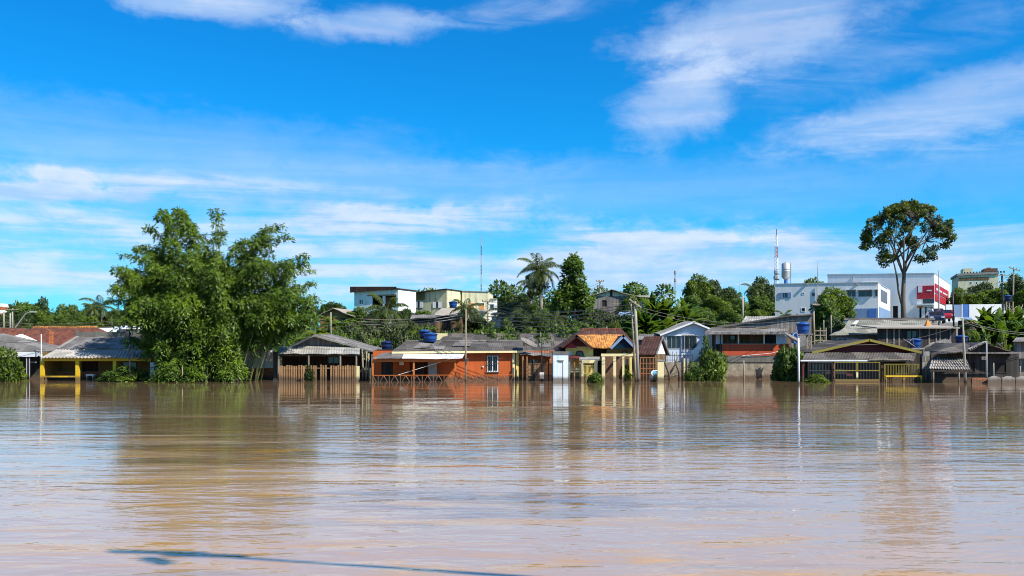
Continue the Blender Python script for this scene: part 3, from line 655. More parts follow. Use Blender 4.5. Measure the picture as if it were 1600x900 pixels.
# ------------------------------------------------------------ the tall umbrella-crowned tree
def umbrella_tree():
    rng = np.random.default_rng(4); r = random.Random(4); D = 108.0; f = Fr(1412, D); f.z = ground(f.x, D)
    root = thing('umbrella_tree', 'tall slender tree with open umbrella crown, standing alone above the roofs', 'tree', f)
    L = lambda px, py: np.array(f.p(px, py, 0.0))
    T = MB(); base = np.array([0.1,0,-0.6])
    main = [base, L(1411,470), L(1412,440), L(1414,412)]; T.tube([tuple(p) for p in main], [0.36,0.28,0.23,0.16], 9)
    T.tube([tuple(L(1410,478)), tuple(L(1404,455)), tuple(L(1401,430)), tuple(L(1396,408))], [0.16,0.13,0.10,0.07], 7)
    forks = [(L(1414,412),0),(L(1412,430),0),(L(1396,408),0),(L(1412,440),0)]
    cl = []
    for i in range(150):
        a = r.uniform(0, 6.283); v = r.random()**0.75; el_ = v*1.5; rr = r.uniform(0.84, 1.0)
        X, Y, Z = math.cos(a)*math.cos(el_)*rr, math.sin(a)*math.cos(el_)*rr, math.sin(el_)*rr
        c = L(1415, 387); c = c+np.array([X*5.3, Y*4.9, Z*5.35]); cl.append((c, r.uniform(0.28, 0.58)))
    for px, py in [(1352,372),(1350,358),(1356,385),(1375,404),(1384,412),(1378,396),(1390,404),(1482,366),(1478,350),(1484,358),(1470,386),(1474,384),(1446,402),(1456,404),(1462,400),(1440,396),(1386,382),(1436,372),(1420,352),(1404,345),(1428,384)]:
        c = L(px, py); c[1] = r.uniform(-2.2, 2.2); cl.append((c, r.uniform(0.45, 0.75)))
    hubs = []
    for i in range(11):
        a = i*2.4; q = r.uniform(0.35, 0.6); s0 = forks[i % 4][0]; h = L(1415, 372)+np.array([math.cos(a)*5.2*q, math.sin(a)*4.8*q, r.uniform(-1.2, 2.0)])
        mid = s0*0.5+h*0.5+np.array([0,0,0.4]); T.tube([tuple(s0), tuple(mid), tuple(h)], [0.12,0.085,0.06], 6); hubs.append(h)
    for c, rad in cl:
        h = min(hubs, key=lambda q: np.linalg.norm(q-c)); m = (h+c)*.5+np.array([r.uniform(-.3,.3), r.uniform(-.3,.3), 0.25])
        T.tube([tuple(h), tuple(m), tuple(c)], [0.045,0.03,0.014], 4)
    T.build('trunk', 'bark', root, True)
    link('crown', quads(*clump_leaves([(tuple(c), q) for c, q in cl], 480, 0.30, 0.14, 0.2, rng, inner=0.2, flat=0.7)), 'leaf_umbrella', root)
umbrella_tree()

# ------------------------------------------------------------ growth that reads as one mass: far woodland on the plateau, undergrowth on the slope
def mass(name, label, spots, n, L, leaf, seed):
    rng = np.random.default_rng(seed); cl = []
    for x, y, z, rad in spots: cl.append(((x, y, z), rad))
    o = link(name, quads(*clump_leaves(cl, n, L, L*.45, .3, rng)), leaf, None, False, 'stuff', label)
r = random.Random(17); sp = []
for i in range(620):
    px = r.uniform(-260, 1860); D = r.uniform(158, 200); x = (px-800)/FPX*D; g = ground(x, D); h = r.uniform(1.0, 6.4)+(.5 if 740 < px < 900 else -.6)+1.2*math.sin(px*.021)+.8*math.sin(px*.057)
    sp.append((x, D, g+max(.8, h), r.uniform(1.1, 2.2)))
mass('far_woodland', 'far dark woodland along the skyline behind the houses', sp, 62, .75, 'leaf_mid', 3)
sp = []
for i in range(1100):
    px = r.uniform(-200, 1800); D = r.uniform(84, 118); x = (px-800)/FPX*D
    if x > 42 and D > 97 and x < 90: continue
    sp.append((x, D, ground(x, D)+r.uniform(.1, .9), r.uniform(.6, 1.3)))
for i in range(420):
    px = r.uniform(440, 1300); D = r.uniform(86, 97); x = (px-800)/FPX*D; g = ground(x, D)
    tall = 1.0 if 670 < px < 728 else (2.2 if 740 < px < 1090 else 2.0)
    sp.append((x, D, g+r.uniform(.4, tall)+.5*math.sin(px*.05), r.uniform(.5, 1.1)))
mass('slope_undergrowth', 'low tangled undergrowth covering the slope between the houses', sp, 90, .42, 'leaf_mid', 4)

# ------------------------------------------------------------ prototypes for small repeated things
def tank_proto(f, label, mats=None, scale=1.0, group='blue water tanks on roofs and stands'):
    if 'tank' not in PROTO:
        b = MB().lathe((0,0,0), [(0.50,0),(0.52,0.06),(0.56,0.30),(0.575,0.31),(0.575,0.36),(0.60,0.58),(0.63,0.76),(0.67,0.77),(0.67,0.82)], 24)
        l = MB().lathe((0,0,0.82), [(0.69,0),(0.69,0.05),(0.60,0.10),(0.30,0.17),(0.28,0.22),(0.02,0.235)], 24)
        r = thing('water_tank', label, 'water tank', f, group); b.build('tank_body', 'tank_blue', r, True); l.build('lid', 'tank_blue', r, True)
        for ch in r.children:
            ch.material_slots[0].link = 'OBJECT'; ch.material_slots[0].material = MATS[(mats or {}).get(ch.name.split('.')[0], 'tank_blue')]
        r.scale = (scale,)*3; PROTO['tank'] = r; return r
    m = {'tank_body': 'tank_blue', 'lid': 'tank_blue'}; m.update(mats or {})
    return dup(PROTO['tank'], f, label, (scale,)*3, 0, group, m)
def tank(px0, px1, py0, py1, D, label, mats=None):
    f = Fr((px0+px1)/2, D); f.z = CAM_H+(HOR-py1)/FPX*D; w = (px1-px0)/FPX*D; h = (py1-py0)/FPX*D
    r = tank_proto(f, label, mats); r.scale = (w/1.38, w/1.38, h/1.05); return r
def dish(px, py, D, dia, yaw, pitch, label, base_z=None, face=1):
    f = Fr(px, D); f.z = CAM_H+(HOR-py)/FPX*D; r = thing('satellite_dish', label, 'satellite dish', f, 'satellite dishes')
    R0 = dia/2; prof = []; V = []; F = []; n = 24; m = 6
    for i in range(m+1):
        q = R0*i/m
        for k in range(n): V.append((q*math.cos(2*math.pi*k/n), q*math.sin(2*math.pi*k/n), 0.30*q*q/R0))
    for i in range(m):
        for k in range(n): F.append((i*n+k, i*n+(k+1)%n, (i+1)*n+(k+1)%n, (i+1)*n+k))
    N = len(V); V += [(x,y,z-0.03) for x,y,z in V]; F += [tuple(a+N for a in reversed(q)) for q in F]
    for k in range(n): F.append((m*n+k, m*n+(k+1)%n, N+m*n+(k+1)%n, N+m*n+k))
    o = MB().add(V, F).build('reflector', 'white_paint', r, True); o.rotation_euler = (R(pitch), R(yaw), 0)
    a = MB()
    for k in range(3): th = k*2.094; a.tube([(R0*.9*math.cos(th), R0*.9*math.sin(th), 0.24*R0), (0,0,R0*0.95)], 0.018, 5)
    a.tube([(0,0,R0*.85),(0,0,R0*1.1)], 0.06, 8); fe = a.build('feed', 'grey_metal', r); fe.rotation_euler = o.rotation_euler
    if base_z is not None: MB().tube([(0,0,base_z-f.z),(0,0,-0.05)], 0.05, 7).build('mast', 'grey_metal', r)
    return r
def pole(px, top, bot, D, rad, label, m='pole_concrete', name='utility_pole', cat='pole', lean=0.0, arms=(), group=None, taper=0.7, armm='post_wood', extra=None):
    f = Fr(px, D); f.z = CAM_H+(HOR-bot)/FPX*D; r = thing(name, label, cat, f, group); h = (bot-top)/FPX*D
    dx_ = lean/FPX*D
    MB().tube([(0,0,-0.8),(dx_*.5,0.0,h*.5),(dx_,0,h)], [rad, rad*(1+taper)/2, rad*taper], 8).build('shaft', m, r, True)
    for (z, w, tilt) in arms:
        zz = h-z; a = MB().box(dx_-w/2, dx_+w/2, -rad-0.10, -rad, zz-0.05, zz+0.05); o = a.build('crossarm', armm, r); o.rotation_euler = (0, R(tilt), 0) if tilt else (0,0,0)
        if tilt: o.location = Vector((dx_,0,zz))-o.rotation_euler.to_matrix() @ Vector((dx_,0,zz))
        for k in (-0.45, -0.15, 0.15, 0.45): MB().lathe((dx_+w*k, -rad-0.05, zz+0.05), [(0.04,0),(0.055,0.06),(0.03,0.09),(0.05,0.13),(0.02,0.17)], 8).build('insulator', 'wood_brown', o)
    return r, f, h

# ------------------------------------------------------------ front row along the water, left to right
# low grey hipped house at the left edge
f = Fr(60, 73); h = thing('hip_roof_house', 'low house with grey hipped roof and pale fascia behind a shrub at the far left', 'house', f)
x0 = f.lx(-70); pk = f.p(6, 521, 2.2); pkl = (x0-1, pk[1], pk[2]); el_ = f.p(60, 549, -0.4); ell = (x0-3, -0.4, el_[2])
m = MB(); m.slab(ell, el_, pk, pkl, 0.07); m.tri(el_, (el_[0]+0.5, 5.0, el_[2]+.15), pk, 0.07); m.slab((el_[0]+.5,5,el_[2]+.15), (x0-3,5,el_[2]+.15), pkl, pk, 0.07); m.build('roof', 'fibro', h)
MB().pbox(f, 11, 58, 549.7, 557.5, -0.42, -0.36).build('fascia', 'sheet_white', h)
b = f.p(52, 556, 0.8); MB().wall(x0, b[0], -1, b[2], 1.6, 1.8, [hole(f, 20, 34, 562, 590, 1.6)]).build('wall', 'wood_dark', h)
MB().box(f.lx(20,1.6), f.lx(34,1.6), 1.74, 1.79, -1, f.lz(562,0,1.6)).build('door', 'interior', h)
for px in (41.5, 46): MB().tube([f.p(px, 556, -0.3), (f.lx(px,-.3), -0.3, -1)], 0.045, 7).build('post', 'grey_metal', h)
MB().pbox(f, 44, 56, 565, 567, 0.4, 0.5).build('rail', 'grey_metal', h)
# house with the white metal roof behind it
f = Fr(75, 79, 0); h = thing('metal_roof_house', 'small house with bright white sheet metal roof left of the yellow house', 'house', f)
a, b, c, d = f.p(60, 548, -1.2), f.p(75, 540, 2.5), f.p(34, 522, 2.5), f.p(18, 526, -1.2); m = MB(); m.corr(a, b, c, d, 0.25, 0.02, 0.04); m.build('roof', 'sheet_white', h)
a2 = f.p(60, 549, -1.25); m = MB(); m.slab(f.p(60,548.5,-1.2), f.p(18,526.5,-1.2), (d[0]-3.2,-1.2,d[2]-1.4), (a[0]-3.2,-1.2,a[2]-.3), 0.05); m.build('lean_to_roof', 'fibro_dark', h)
MB().box(f.lx(20), f.lx(73), -0.5, 2.2, -1, a[2]-0.15).build('wall', 'white_blue', h)
w = window(f, h, 63.5, 72.5, 542.5, 551, -0.52, 'white_blue', 'glass', 0.05, 1)
# tiled roofs
f = Fr(160, 92, 0, ground(-42, 92)); h = thing('tile_roof_house', 'house with large terracotta tiled hip roof behind the yellow house', 'house', f, 'terracotta roofed houses')
rl, rr_ = f.p(52, 511.5, 4), f.p(152, 511.5, 4); e0, e1 = f.p(20, 543, 0), f.p(168, 541, 0); eb0, eb1 = (e0[0], 8, e0[2]), (e1[0], 8, e1[2])
m = MB(); m.slab(e0, e1, rr_, rl, 0.08); m.tri(e1, eb1, rr_, 0.08); m.tri(eb0, e0, rl, 0.08); m.slab(eb1, eb0, rl, rr_, 0.08); m.build('roof', 'tile_red', h)
m = MB(); m.tube([rl, rr_], 0.11, 8)
for k in range(26): t_ = k/26; m.lathe((rl[0]+(rr_[0]-rl[0])*t_, 4, rl[2]+0.02), [(0.10,0),(0.15,0.06),(0.06,0.14)], 7)
m.build('ridge_tiles', 'tile_orange', h); MB().box(e0[0]+.5, e1[0]-.5, .4, 7.6, -0.5, e0[2]-.08).build('wall', 'ochre', h)
f = Fr(40, 97, 0, ground(-54, 97)); h = thing('tile_roof_house', 'house with faded terracotta tiled roof at the left edge behind the grey hip', 'house', f, 'terracotta roofed houses')
rl, rr_ = f.p(-60, 512, 3), f.p(38, 512, 3); e0, e1 = f.p(-60, 535, 0), f.p(62, 535, 0); m = MB(); m.slab(e0, e1, rr_, rl, 0.08); m.tri(e1, (e1[0], 6, e1[2]), rr_, 0.08); m.slab((e1[0],6,e1[2]), (e0[0],6,e0[2]), rl, rr_, .08); m.build('roof', 'tile_red', h)
MB().box(e0[0], e1[0]-.5, .4, 5.6, -0.5, e0[2]-.08).build('wall', 'ochre', h)
f = Fr(80, 77); h = thing('brick_post', 'slender rust red post with an angled arm beside the white metal roof', 'post', f)
MB().box(-0.13, 0.13, -0.13, 0.13, -1, f.lz(519)).build('shaft', 'brick', h); MB().tube([(0,0,f.lz(519)), (-0.25,0,f.lz(515)-.05), (-0.42,0,f.lz(514))], [0.10,0.08,0.06], 6).build('arm', 'rust', h)
f = Fr(64.5, 72); pole(64.5, 522, 594, 72, 0.05, 'thin white pipe rising at the corner of the yellow porch', 'white_paint', 'service_pipe', 'pipe', arms=())
# yellow porch house
f = Fr(233, 70); h = thing('yellow_house', 'flooded yellow porch house with corrugated roof and yellow pillars', 'house', f)
e0, e1 = f.p(64, 558.5, -0.5), f.p(236, 559, -0.5); t0, t1 = f.p(88, 546, 2.6), f.p(236, 546, 2.6); m = MB(); m.corr(e0, e1, t1, t0, 0.27, 0.045, 0.03, 4, 0.02, 4); m.build('porch_roof', 'fibro_pale', h)
e0, e1 = f.p(88, 544.5, 2.7), f.p(245, 544.5, 2.7); t0, t1 = f.p(119, 526, 7.0), f.p(245, 526, 7.0); m = MB(); m.corr(e0, e1, t1, t0, 0.2, 0.02, 0.04, 5, 0.03, 9); m.build('roof', 'fibro', h)
m = MB(); q0 = (e0[0]-.05, e0[1]-.02, e0[2]+.03); q1 = (t0[0]-.05, t0[1], t0[2]+.03); m.slab(q0, (q0[0]+.3,q0[1],q0[2]+.03), (q1[0]+.3,q1[1],q1[2]+.03), q1, .06); m.build('barge_board', 'fibro_pale', h)
m = MB(); m.pbox(f, 118, 246, 518.5, 527, 7.1, 7.35)
for px in (119, 149, 182, 214): m.pbox(f, px, px+2.2, 516.6, 518.5, 7.1, 7.35)
m.build('parapet', 'concrete_dark', h)
m = MB(); m.pbox(f, 64.5, 236, 559.8, 564.2, -0.13, 0.13); m.build('beam', 'yellow', h)
for px in (66.4, 121.6, 179.8):
    a = f.p(px, 564.2, 0); MB().box(a[0]-.13, a[0]+.13, -0.125, 0.125, -1.2, a[2]).build('pillar', 'yellow', h)
zt = f.lz(556, 0, 2.6); dh = hole(f, 128, 153, 563, 592, 2.9); wh = hole(f, 190, 214, 565, 577, 2.9)
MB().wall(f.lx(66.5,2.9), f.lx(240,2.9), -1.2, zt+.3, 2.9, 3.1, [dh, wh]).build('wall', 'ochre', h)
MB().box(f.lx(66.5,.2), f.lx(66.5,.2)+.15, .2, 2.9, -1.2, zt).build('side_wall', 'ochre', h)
MB().box(dh[0], dh[1], 3.0, 3.05, -1.2, dh[3]).build('door', 'wood_red', h); window(f, h, 190, 214, 565, 577, 2.9, 'wood_brown', 'glass', .07, 1)
m = MB(); a = f.p(68, 580.5, 2.0); b = f.p(178, 580.5, 2.0)
n = 44
for i in range(n): x = a[0]+(b[0]-a[0])*i/n; m.box(x, x+.1, 2.0, 2.04, -.5, a[2]-.06)
m.box(a[0], b[0], 1.98, 2.06, a[2]-.07, a[2]); m.build('porch_fence', 'rust', h)
m = MB(); m.pbox(f, 68.8, 118.5, 587.2, 589.6, -.09, .05); m.build('low_wall', 'yellow', h)
MB().pbox(f, 234.5, 240, 566, 600, -0.3, 2.7).build('end_pillar', 'white_blue', h)
f = Fr(139.5, 70.9); h = thing('bench', 'small white bench on the flooded yellow porch', 'bench', f)
MB().pbox(f, 134, 146, 584.8, 587.2, 0, .45).build('seat', 'white_paint', h)
for px in (135, 144): MB().pbox(f, px, px+1.3, 587.2, 600, 0.03, .4).build('leg', 'white_paint', h)
pole(202.5, 517, 596.5, 68, 0.07, 'thin black lamp post in the water before the yellow house', 'dark_metal', 'lamp_post', 'post', arms=())
plant('bush1', 195, 570, 68.6, 78, 'low green shrub half drowned in front of the yellow porch', 'shrub', 'shrub', 'leaf_mid', 'shrubs at the waterline', 597, 0.4, 0.8, 'bark', ('stem', 'foliage'))
plant('bush1', 14, 540, 69, 64, 'leafy green shrub at the left edge before the grey hip house', 'shrub', 'shrub', 'leaf_bright', 'shrubs at the waterline', 597, 1.9, 0.9, 'bark', ('stem', 'foliage'))
plant('bush2', 2, 528, 69.8, 30, 'taller dark shrub cut off by the left edge of the photo', 'shrub', 'shrub', 'leaf_mid', 'shrubs at the waterline', 597, 0.9, 0.9, 'bark', ('stem', 'foliage'))
# white wall on brick with a dark post, right of the bamboo
f = Fr(428, 73); h = thing('garden_wall', 'white rendered wall with bare brick base right of the bamboo', 'wall', f)
a = f.p(330, 545, 0); b = f.p(427, 545, 0); zb = f.lz(575); MB().box(a[0], b[0], 0, .2, zb, a[2]).build('rendered_top', 'white_paint', h); MB().box(a[0]+.01, b[0]+.02, -.02, .2, -1.2, zb).build('brick_base', 'brick', h)
f = Fr(430.3, 71.5); h = thing('gate_post', 'thick black timber post at the left corner of the picket fence', 'post', f); MB().box(-.14, .14, -.14, .14, -1.2, f.lz(551)).build('shaft', 'dark_metal', h); MB().box(-.16,.16,-.16,.16,f.lz(551),f.lz(551)+.06).build('cap', 'wood_dark', h)
f = Fr(376, 68.6); h = thing('iron_gate', 'pale barred garden gate half hidden under the bamboo', 'gate', f); m = MB(); a = f.p(358, 575, 0); b = f.p(376, 575, 0)
for i in range(10): x = a[0]+(b[0]-a[0])*i/9; m.box(x-.02, x+.02, 0, .03, -1, a[2])
m.box(a[0], b[0], -.01, .04, a[2]-.1, a[2]-.05); m.build('bars', 'grey_metal', h)
pole(285, 574, 597, 66.5, 0.06, 'short pale stake standing in the water before the bamboo', 'post_wood', 'stake', 'stake')
# grey timber house with gable and picket porch
f = Fr(562, 72); h = thing('timber_house', 'weathered grey timber house with low gable and picket fenced porch', 'house', f)
pk = f.p(488, 524.5, 0); er = f.p(566, 549.5, 0); elf = f.p(437, 547, 0); zs = f.lz(551, 0, 0)
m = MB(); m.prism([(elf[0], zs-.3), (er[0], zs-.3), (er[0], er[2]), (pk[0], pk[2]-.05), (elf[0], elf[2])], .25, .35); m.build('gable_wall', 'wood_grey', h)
dz_ = 0.25; er2 = f.p(583, 547.5, -.35); el2 = f.p(428, 553, -.35); pk2 = f.p(490, 522.8, -.35); B = lambda p, d, z=0.0: (p[0], p[1]+d, p[2]+z)
m = MB(); m.corr(pk2, er2, B(er2,8,.15), B(pk2,8,.15), .22, .02, .05, 3, .03, 2); m.corr(el2, pk2, B(pk2,8,.15), B(el2,8,.15), .22, .02, .05, 3, .03, 5); m.build('roof', 'fibro', h)
m = MB(); m.slab(pk2, er2, (er2[0],-.42,er2[2]-.02), (pk2[0],-.42,pk2[2]-.02), .14); m.slab(el2, pk2, (pk2[0],-.42,pk2[2]-.02), (el2[0],-.42,el2[2]-.02), .14); m.build('barge_board', 'fibro_pale', h)
a, b = f.p(434, 552, -1.9), f.p(562, 552.5, -1.9); c, d = f.p(556, 545.5, .2), f.p(444, 537, .2); m = MB(); m.corr(a, b, f.p(563,540,.2), f.p(438,540,.2), .2, .02, .03, 3, .03, 7); m.build('porch_roof', 'fibro_pale', h)
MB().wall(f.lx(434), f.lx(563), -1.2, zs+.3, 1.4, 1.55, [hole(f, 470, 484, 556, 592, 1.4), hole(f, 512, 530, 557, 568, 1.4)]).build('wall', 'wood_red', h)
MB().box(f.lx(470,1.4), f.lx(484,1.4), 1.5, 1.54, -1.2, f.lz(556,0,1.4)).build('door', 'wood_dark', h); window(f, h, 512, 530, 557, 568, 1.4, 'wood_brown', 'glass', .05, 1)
for px in (435.5, 482.5, 532, 557): a = f.p(px, 552, -1.75); MB().box(a[0]-.05, a[0]+.05, -1.8, -1.7, -1.2, a[2]).build('post', 'post_wood', h)
MB().pbox(f, 435, 560, 553, 555, -1.81, -1.70).build('beam', 'wood_dark', h)
f = Fr(562, 69.8); h = thing('picket_fence', 'tan picket fence along the porch of the timber house', 'fence', f); r_ = random.Random(4)
m = MB(); x = f.lx(436)
while x < f.lx(557):
    px_ = 800+FPX*(f.x+x)/f.D; gap = 496 < px_ < 497.5 or 511.5 < px_ < 514
    if not gap: m.box(x, x+.125, 0, .03, -1, f.lz(571.2)+r_.uniform(-.05,.05)+(.04 if 497 < px_ < 512 else 0))
    x += .19+r_.uniform(-.015,.015)
m.pbox(f, 436, 557, 574.5, 576, .035, .08); m.build('pickets', 'picket', h); MB().pbox(f, 557, 561.5, 572, 600, -.03, .06).build('end_board', 'cream', h)
plant('bush1', 483, 568, 69.0, 24, 'small dark shrub leaning on the picket fence', 'shrub', 'shrub', 'leaf_dark', 'shrubs at the waterline', 595, 2.4, 0.5, 'bark', ('stem', 'foliage'))
# clutter between the timber house and the orange house
for i, (px, t_, D, rr) in enumerate(((567.5,546,71,.09),(572,549,70.4,.07),(576,552,71.3,.09),(580.5,553,70,.06))):
    pole(px, t_, 596, D, rr, ('leaning grey timber post beside the end of the picket fence', 'thin grey timber post second from the picket fence', 'grey timber post third from the picket fence', 'thin grey stake touching the orange porch')[i], 'post_wood', 'fence_post', 'post', (-1.5,1,0,1)[i], group='timber posts between the houses')
f = Fr(571, 72.6); h = thing('wash_basin', 'white basin on a rack between timber house and orange porch', 'basin', f, None); f.z = f.lz(582); h.location.z = f.z
MB().lathe((0,0,0), [(.16,0),(.22,.16),(.25,.18),(.22,.17),(.15,.03)], 14).build('bowl', 'white_paint', h); MB().box(-.2,.2,-.2,.2,-.9,-.02).build('rack', 'wood_dark', h)
f = Fr(604, 75.5); h = thing('tank_stand', 'low timber stand under the dark blue tank left of the orange house', 'stand', f); z_ = f.lz(546)
MB().box(-.6,.6,-.6,.6,z_-.1,z_-.01).build('platform', 'wood_dark', h)
for sx in (-.5,.5):
    for sy in (-.5,.5): MB().box(sx-.05,sx+.05,sy-.05,sy+.05,-.6,z_-.1).build('leg', 'wood_dark', h)
tank(594.5, 613.5, 532.5, 546, 75.5, 'dark blue tank with white patch on the stand left of the orange roof', {'tank_body': 'tank_navy', 'lid': 'tank_navy'})
# orange house
f = Fr(810, 71.5, -8); h = thing('orange_house', 'flooded orange house with grey roof, open porch and barred window', 'house', f)
zt = f.lz(548, f.lx(770), 0); wl = f.lx(583, 0)
winh = hole(f, 760.5, 778.5, 555.5, 581, 0); d1 = hole(f, 596, 614, 562, 592, 0); d2 = hole(f, 640, 668, 566, 592, 0)
MB().wall(wl, f.lx(803), -1.2, zt, 0, .18, [winh, d1, d2]).build('wall', 'orange', h)
MB().box(f.lx(803), f.lx(803)+.18, .19, 6, -1.2, zt).build('side_wall', 'cream', h); MB().box(wl, wl+.18, .19, 6, -1.2, zt-.3).build('side_wall', 'orange', h)
MB().box(d1[0], d1[1], .12, .16, -1.2, d1[3]).build('door', 'wood_dark', h); MB().box(d2[0], d2[1], .12, .16, -1.2, d2[3]).build('door', 'wood_red', h)
window(f, h, 760.5, 778.5, 555.5, 581, 0, 'white_paint', 'glass', .08, 1, 7)
MB().pbox(f, 759, 780, 581, 582.5, -.12, .0).build('sill', 'concrete', h)
MB().box(f.lx(800.5), f.lx(804), -.16, .0, -1.2, zt).build('pillar', 'cream', h); MB().box(f.lx(806), f.lx(810), -.1, .3, -1.2, zt).build('pillar', 'butter', h)
e0, e1 = f.p(612, 549, -.45), f.p(817, 547.5, -.45); t0, t1 = f.p(634, 533, 3.6), f.p(817, 532.5, 3.6)
m = MB(); m.corr(e0, e1, t1, t0, .18, .02, .04, 5, .03, 11); m.tri(e0, t0, (e0[0], 7, e0[2]), .05); m.corr((e0[0],7.5,e0[2]), (e1[0],7.5,e1[2]), t1, t0, .18, .02, .04, 4, .03, 12); m.build('roof', 'fibro_dark', h)
m = MB(); m.tube([t0, t1], .09, 8); m.build('ridge_cap', 'fibro', h)
m = MB(); m.slab((e0[0],-.50,e0[2]-.02), (e1[0],-.50,e1[2]-.02), (e1[0],-.46,e1[2]-.02), (e0[0],-.46,e0[2]-.02), .16); m.build('fascia', 'cream', h)
for (a_, b_, lv) in ((640,660,.25),(665,676,.5),(700,730,.4),(668,690,.1)):      # newer replacement sheets let into the old roof
    q = [tuple(Vector(e0).lerp(Vector(e1), (k-612)/205).lerp(Vector(t0).lerp(Vector(t1), (k-612)/205), v)+Vector((0,-.03,.06))) for k, v in ((a_,lv),(b_,lv),(b_,lv+.45),(a_,lv+.45))]
    MB().corr(*q, .18, .018, .02, 2, .0, 3).build('patch_sheet', 'fibro', h)
yf = -2.0
e0, e1 = f.p(580, 560.5, yf-.3), f.p(630, 560.5, yf-.3); c1, c0 = f.p(634, 551.5, -.05), f.p(596, 551.5, -.05); MB().corr(e0, e1, c1, c0, .18, .02, .03, 3, .03, 5).build('porch_roof', 'fibro', h)
e0, e1 = f.p(628, 560, yf-.32), f.p(722, 560, yf-.32); c1, c0 = f.p(726.5, 551.8, -.05), f.p(631, 551.8, -.05); MB().corr(e0, e1, c1, c0, .2, .015, .03, 3, .015, 6).build('porch_roof', 'sheet_white', h)
MB().box(f.lx(582,yf), f.lx(713,yf), yf-.06, yf+.06, f.lz(565.5, f.lx(650,yf), yf), f.lz(561.4, f.lx(650,yf), yf)).build('beam', 'orange_trim', h)
for px in (582.5, 646.5, 711.5): a = f.p(px, 565.5, yf); MB().box(a[0]-.07, a[0]+.07, yf-.055, yf+.055, -1.2, a[2]).build('post', 'orange_trim', h)
MB().pbox(f, 669.5, 683, 562, 604, -.7, -.3).build('pillar', 'concrete', h)
MB().pbox(f, 624, 631, 563.5, 570.5, -.14, -.02).build('meter_box', 'white_paint', h)
MB().lathe(f.p(754.5, 573.5, -.06), [(.05,-.05),(.08,0),(.05,.06)], 8).build('wall_lamp', 'white_paint', h)
m = MB(); ra = f.p(582, 585.4, yf-.08); rb = f.p(803, 586, yf-.08); zt2 = f.lz(585.5, f.lx(690,yf), yf)
m.box(ra[0], rb[0], yf-.11, yf-.06, zt2-.05, zt2); n = 13
for i in range(n):
    xa = ra[0]+(rb[0]-ra[0])*i/n; xb = ra[0]+(rb[0]-ra[0])*(i+1)/n; xm = (xa+xb)/2
    m.tube([(xa, yf-.08, zt2-.04), (xm, yf-.08, -.25)], .028, 4); m.tube([(xb, yf-.08, zt2-.04), (xm, yf-.08, -.25)], .028, 4); m.tube([(xm, yf-.06, zt2-.04), (xm, yf-.06, -.4)], .03, 4)
m.build('railing', 'orange_trim', h)
m = MB(); m.tube([f.p(622, 586, yf+.4), f.p(705, 560.5, yf-.1)], .02, 4); m.build('clothes_line', 'white_paint', h)
tank(654.5, 672.5, 515, 529.5, 75.5, 'bright blue water tank, upper of the pair on the orange house roof', {'tank_body': 'tank_navy'})
tank(661.5, 684, 519.5, 534, 73.6, 'deep blue water tank, lower of the pair on the orange house roof')
dish(824.5, 538, 71.2, 1.45, 28, 16, 'grey white satellite dish tilted on the corner of the orange roof', None)
pole(727.5, 483, 599, 68.3, .075, 'slim weathered pole in front of the orange wall, with meter box', 'post_wood', 'utility_pole', 'pole', 0.5)
f = Fr(730, 68.2); f.z = f.lz(563); h = thing('meter_box', 'small grey meter box strapped to the slim pole', 'meter box', f); MB().box(-.09,.09,-.16,-.02,-.16,.16).build('case', 'grey_metal', h); MB().box(-.05,.05,-.175,-.162,-.02,.1).build('window', 'glass', h)
# long grey roof behind
f = Fr(905, 84, 0, 0.6); h = thing('long_roof_house', 'long low house with wide dark grey roof behind the orange house', 'house', f)
e0, e1 = f.p(672, 547, 0), f.p(915, 549, 0); t0, t1 = f.p(696, 521.2, 5), f.p(905, 521.2, 5); m = MB(); m.corr(e0, e1, t1, t0, .22, .02, .04, 6, .05, 21); m.corr((e0[0],10,e0[2]), (e1[0],10,e1[2]), t1, t0, .22, .02, .04, 4, .05, 22); m.build('roof', 'fibro_dark', h)
for (a_, b_, lv, hv) in ((.22,.30,.1,.5),(.40,.46,.35,.6),(.52,.56,.0,.7),(.70,.78,.2,.6)):
    q = [tuple(Vector(e0).lerp(Vector(e1), k).lerp(Vector(t0).lerp(Vector(t1), k), v)+Vector((0,-.03,.07))) for k, v in ((a_,lv),(b_,lv),(b_,lv+hv*.5),(a_,lv+hv*.5))]
    MB().corr(*q, .22, .018, .02, 2, 0, 3).build('patch_sheet', 'fibro', h)
MB().box(e0[0]+.3, e1[0]-.3, .6, 9.4, -1, e0[2]-.03).build('wall', 'ochre', h)
MB().pbox(f, 679, 699, 520.8, 532.5, 4.2, 4.4).build('gable_end', 'cream', h)
# brick lean-to with tan gate
f = Fr(866, 72); h = thing('brick_annex', 'small brick annex with sagging sheet awning and tan gate', 'house', f)
e0, e1 = f.p(812, 553.5, -1.2), f.p(866, 556, -1.2); c1, c0 = f.p(866, 547.5, 1.5), f.p(813, 547.5, 1.5); MB().corr(e0, e1, c1, c0, .2, .02, .03, 3, .04, 8).build('awning', 'fibro', h)
gh = hole(f, 826, 842, 562, 580, .6); MB().wall(f.lx(811,.6), f.lx(866,.6), -1.2, f.lz(548,0,.6), .6, .8, [gh]).build('wall', 'brick', h); window(f, h, 826, 842, 562, 580, .6, 'wood_brown', 'glass', .07, 1)
m = MB(); a = f.p(824, 568, -1.3); b = f.p(863, 568, -1.3); m.box(a[0], b[0], -1.32, -1.27, a[2]-.06, a[2]); m.box(a[0], b[0], -1.32, -1.27, .35, .42)
for i in range(24): x = a[0]+(b[0]-a[0])*i/23; m.box(x-.035, x+.035, -1.27, -1.24, -1, a[2]-.06)
m.build('gate', 'picket', h)
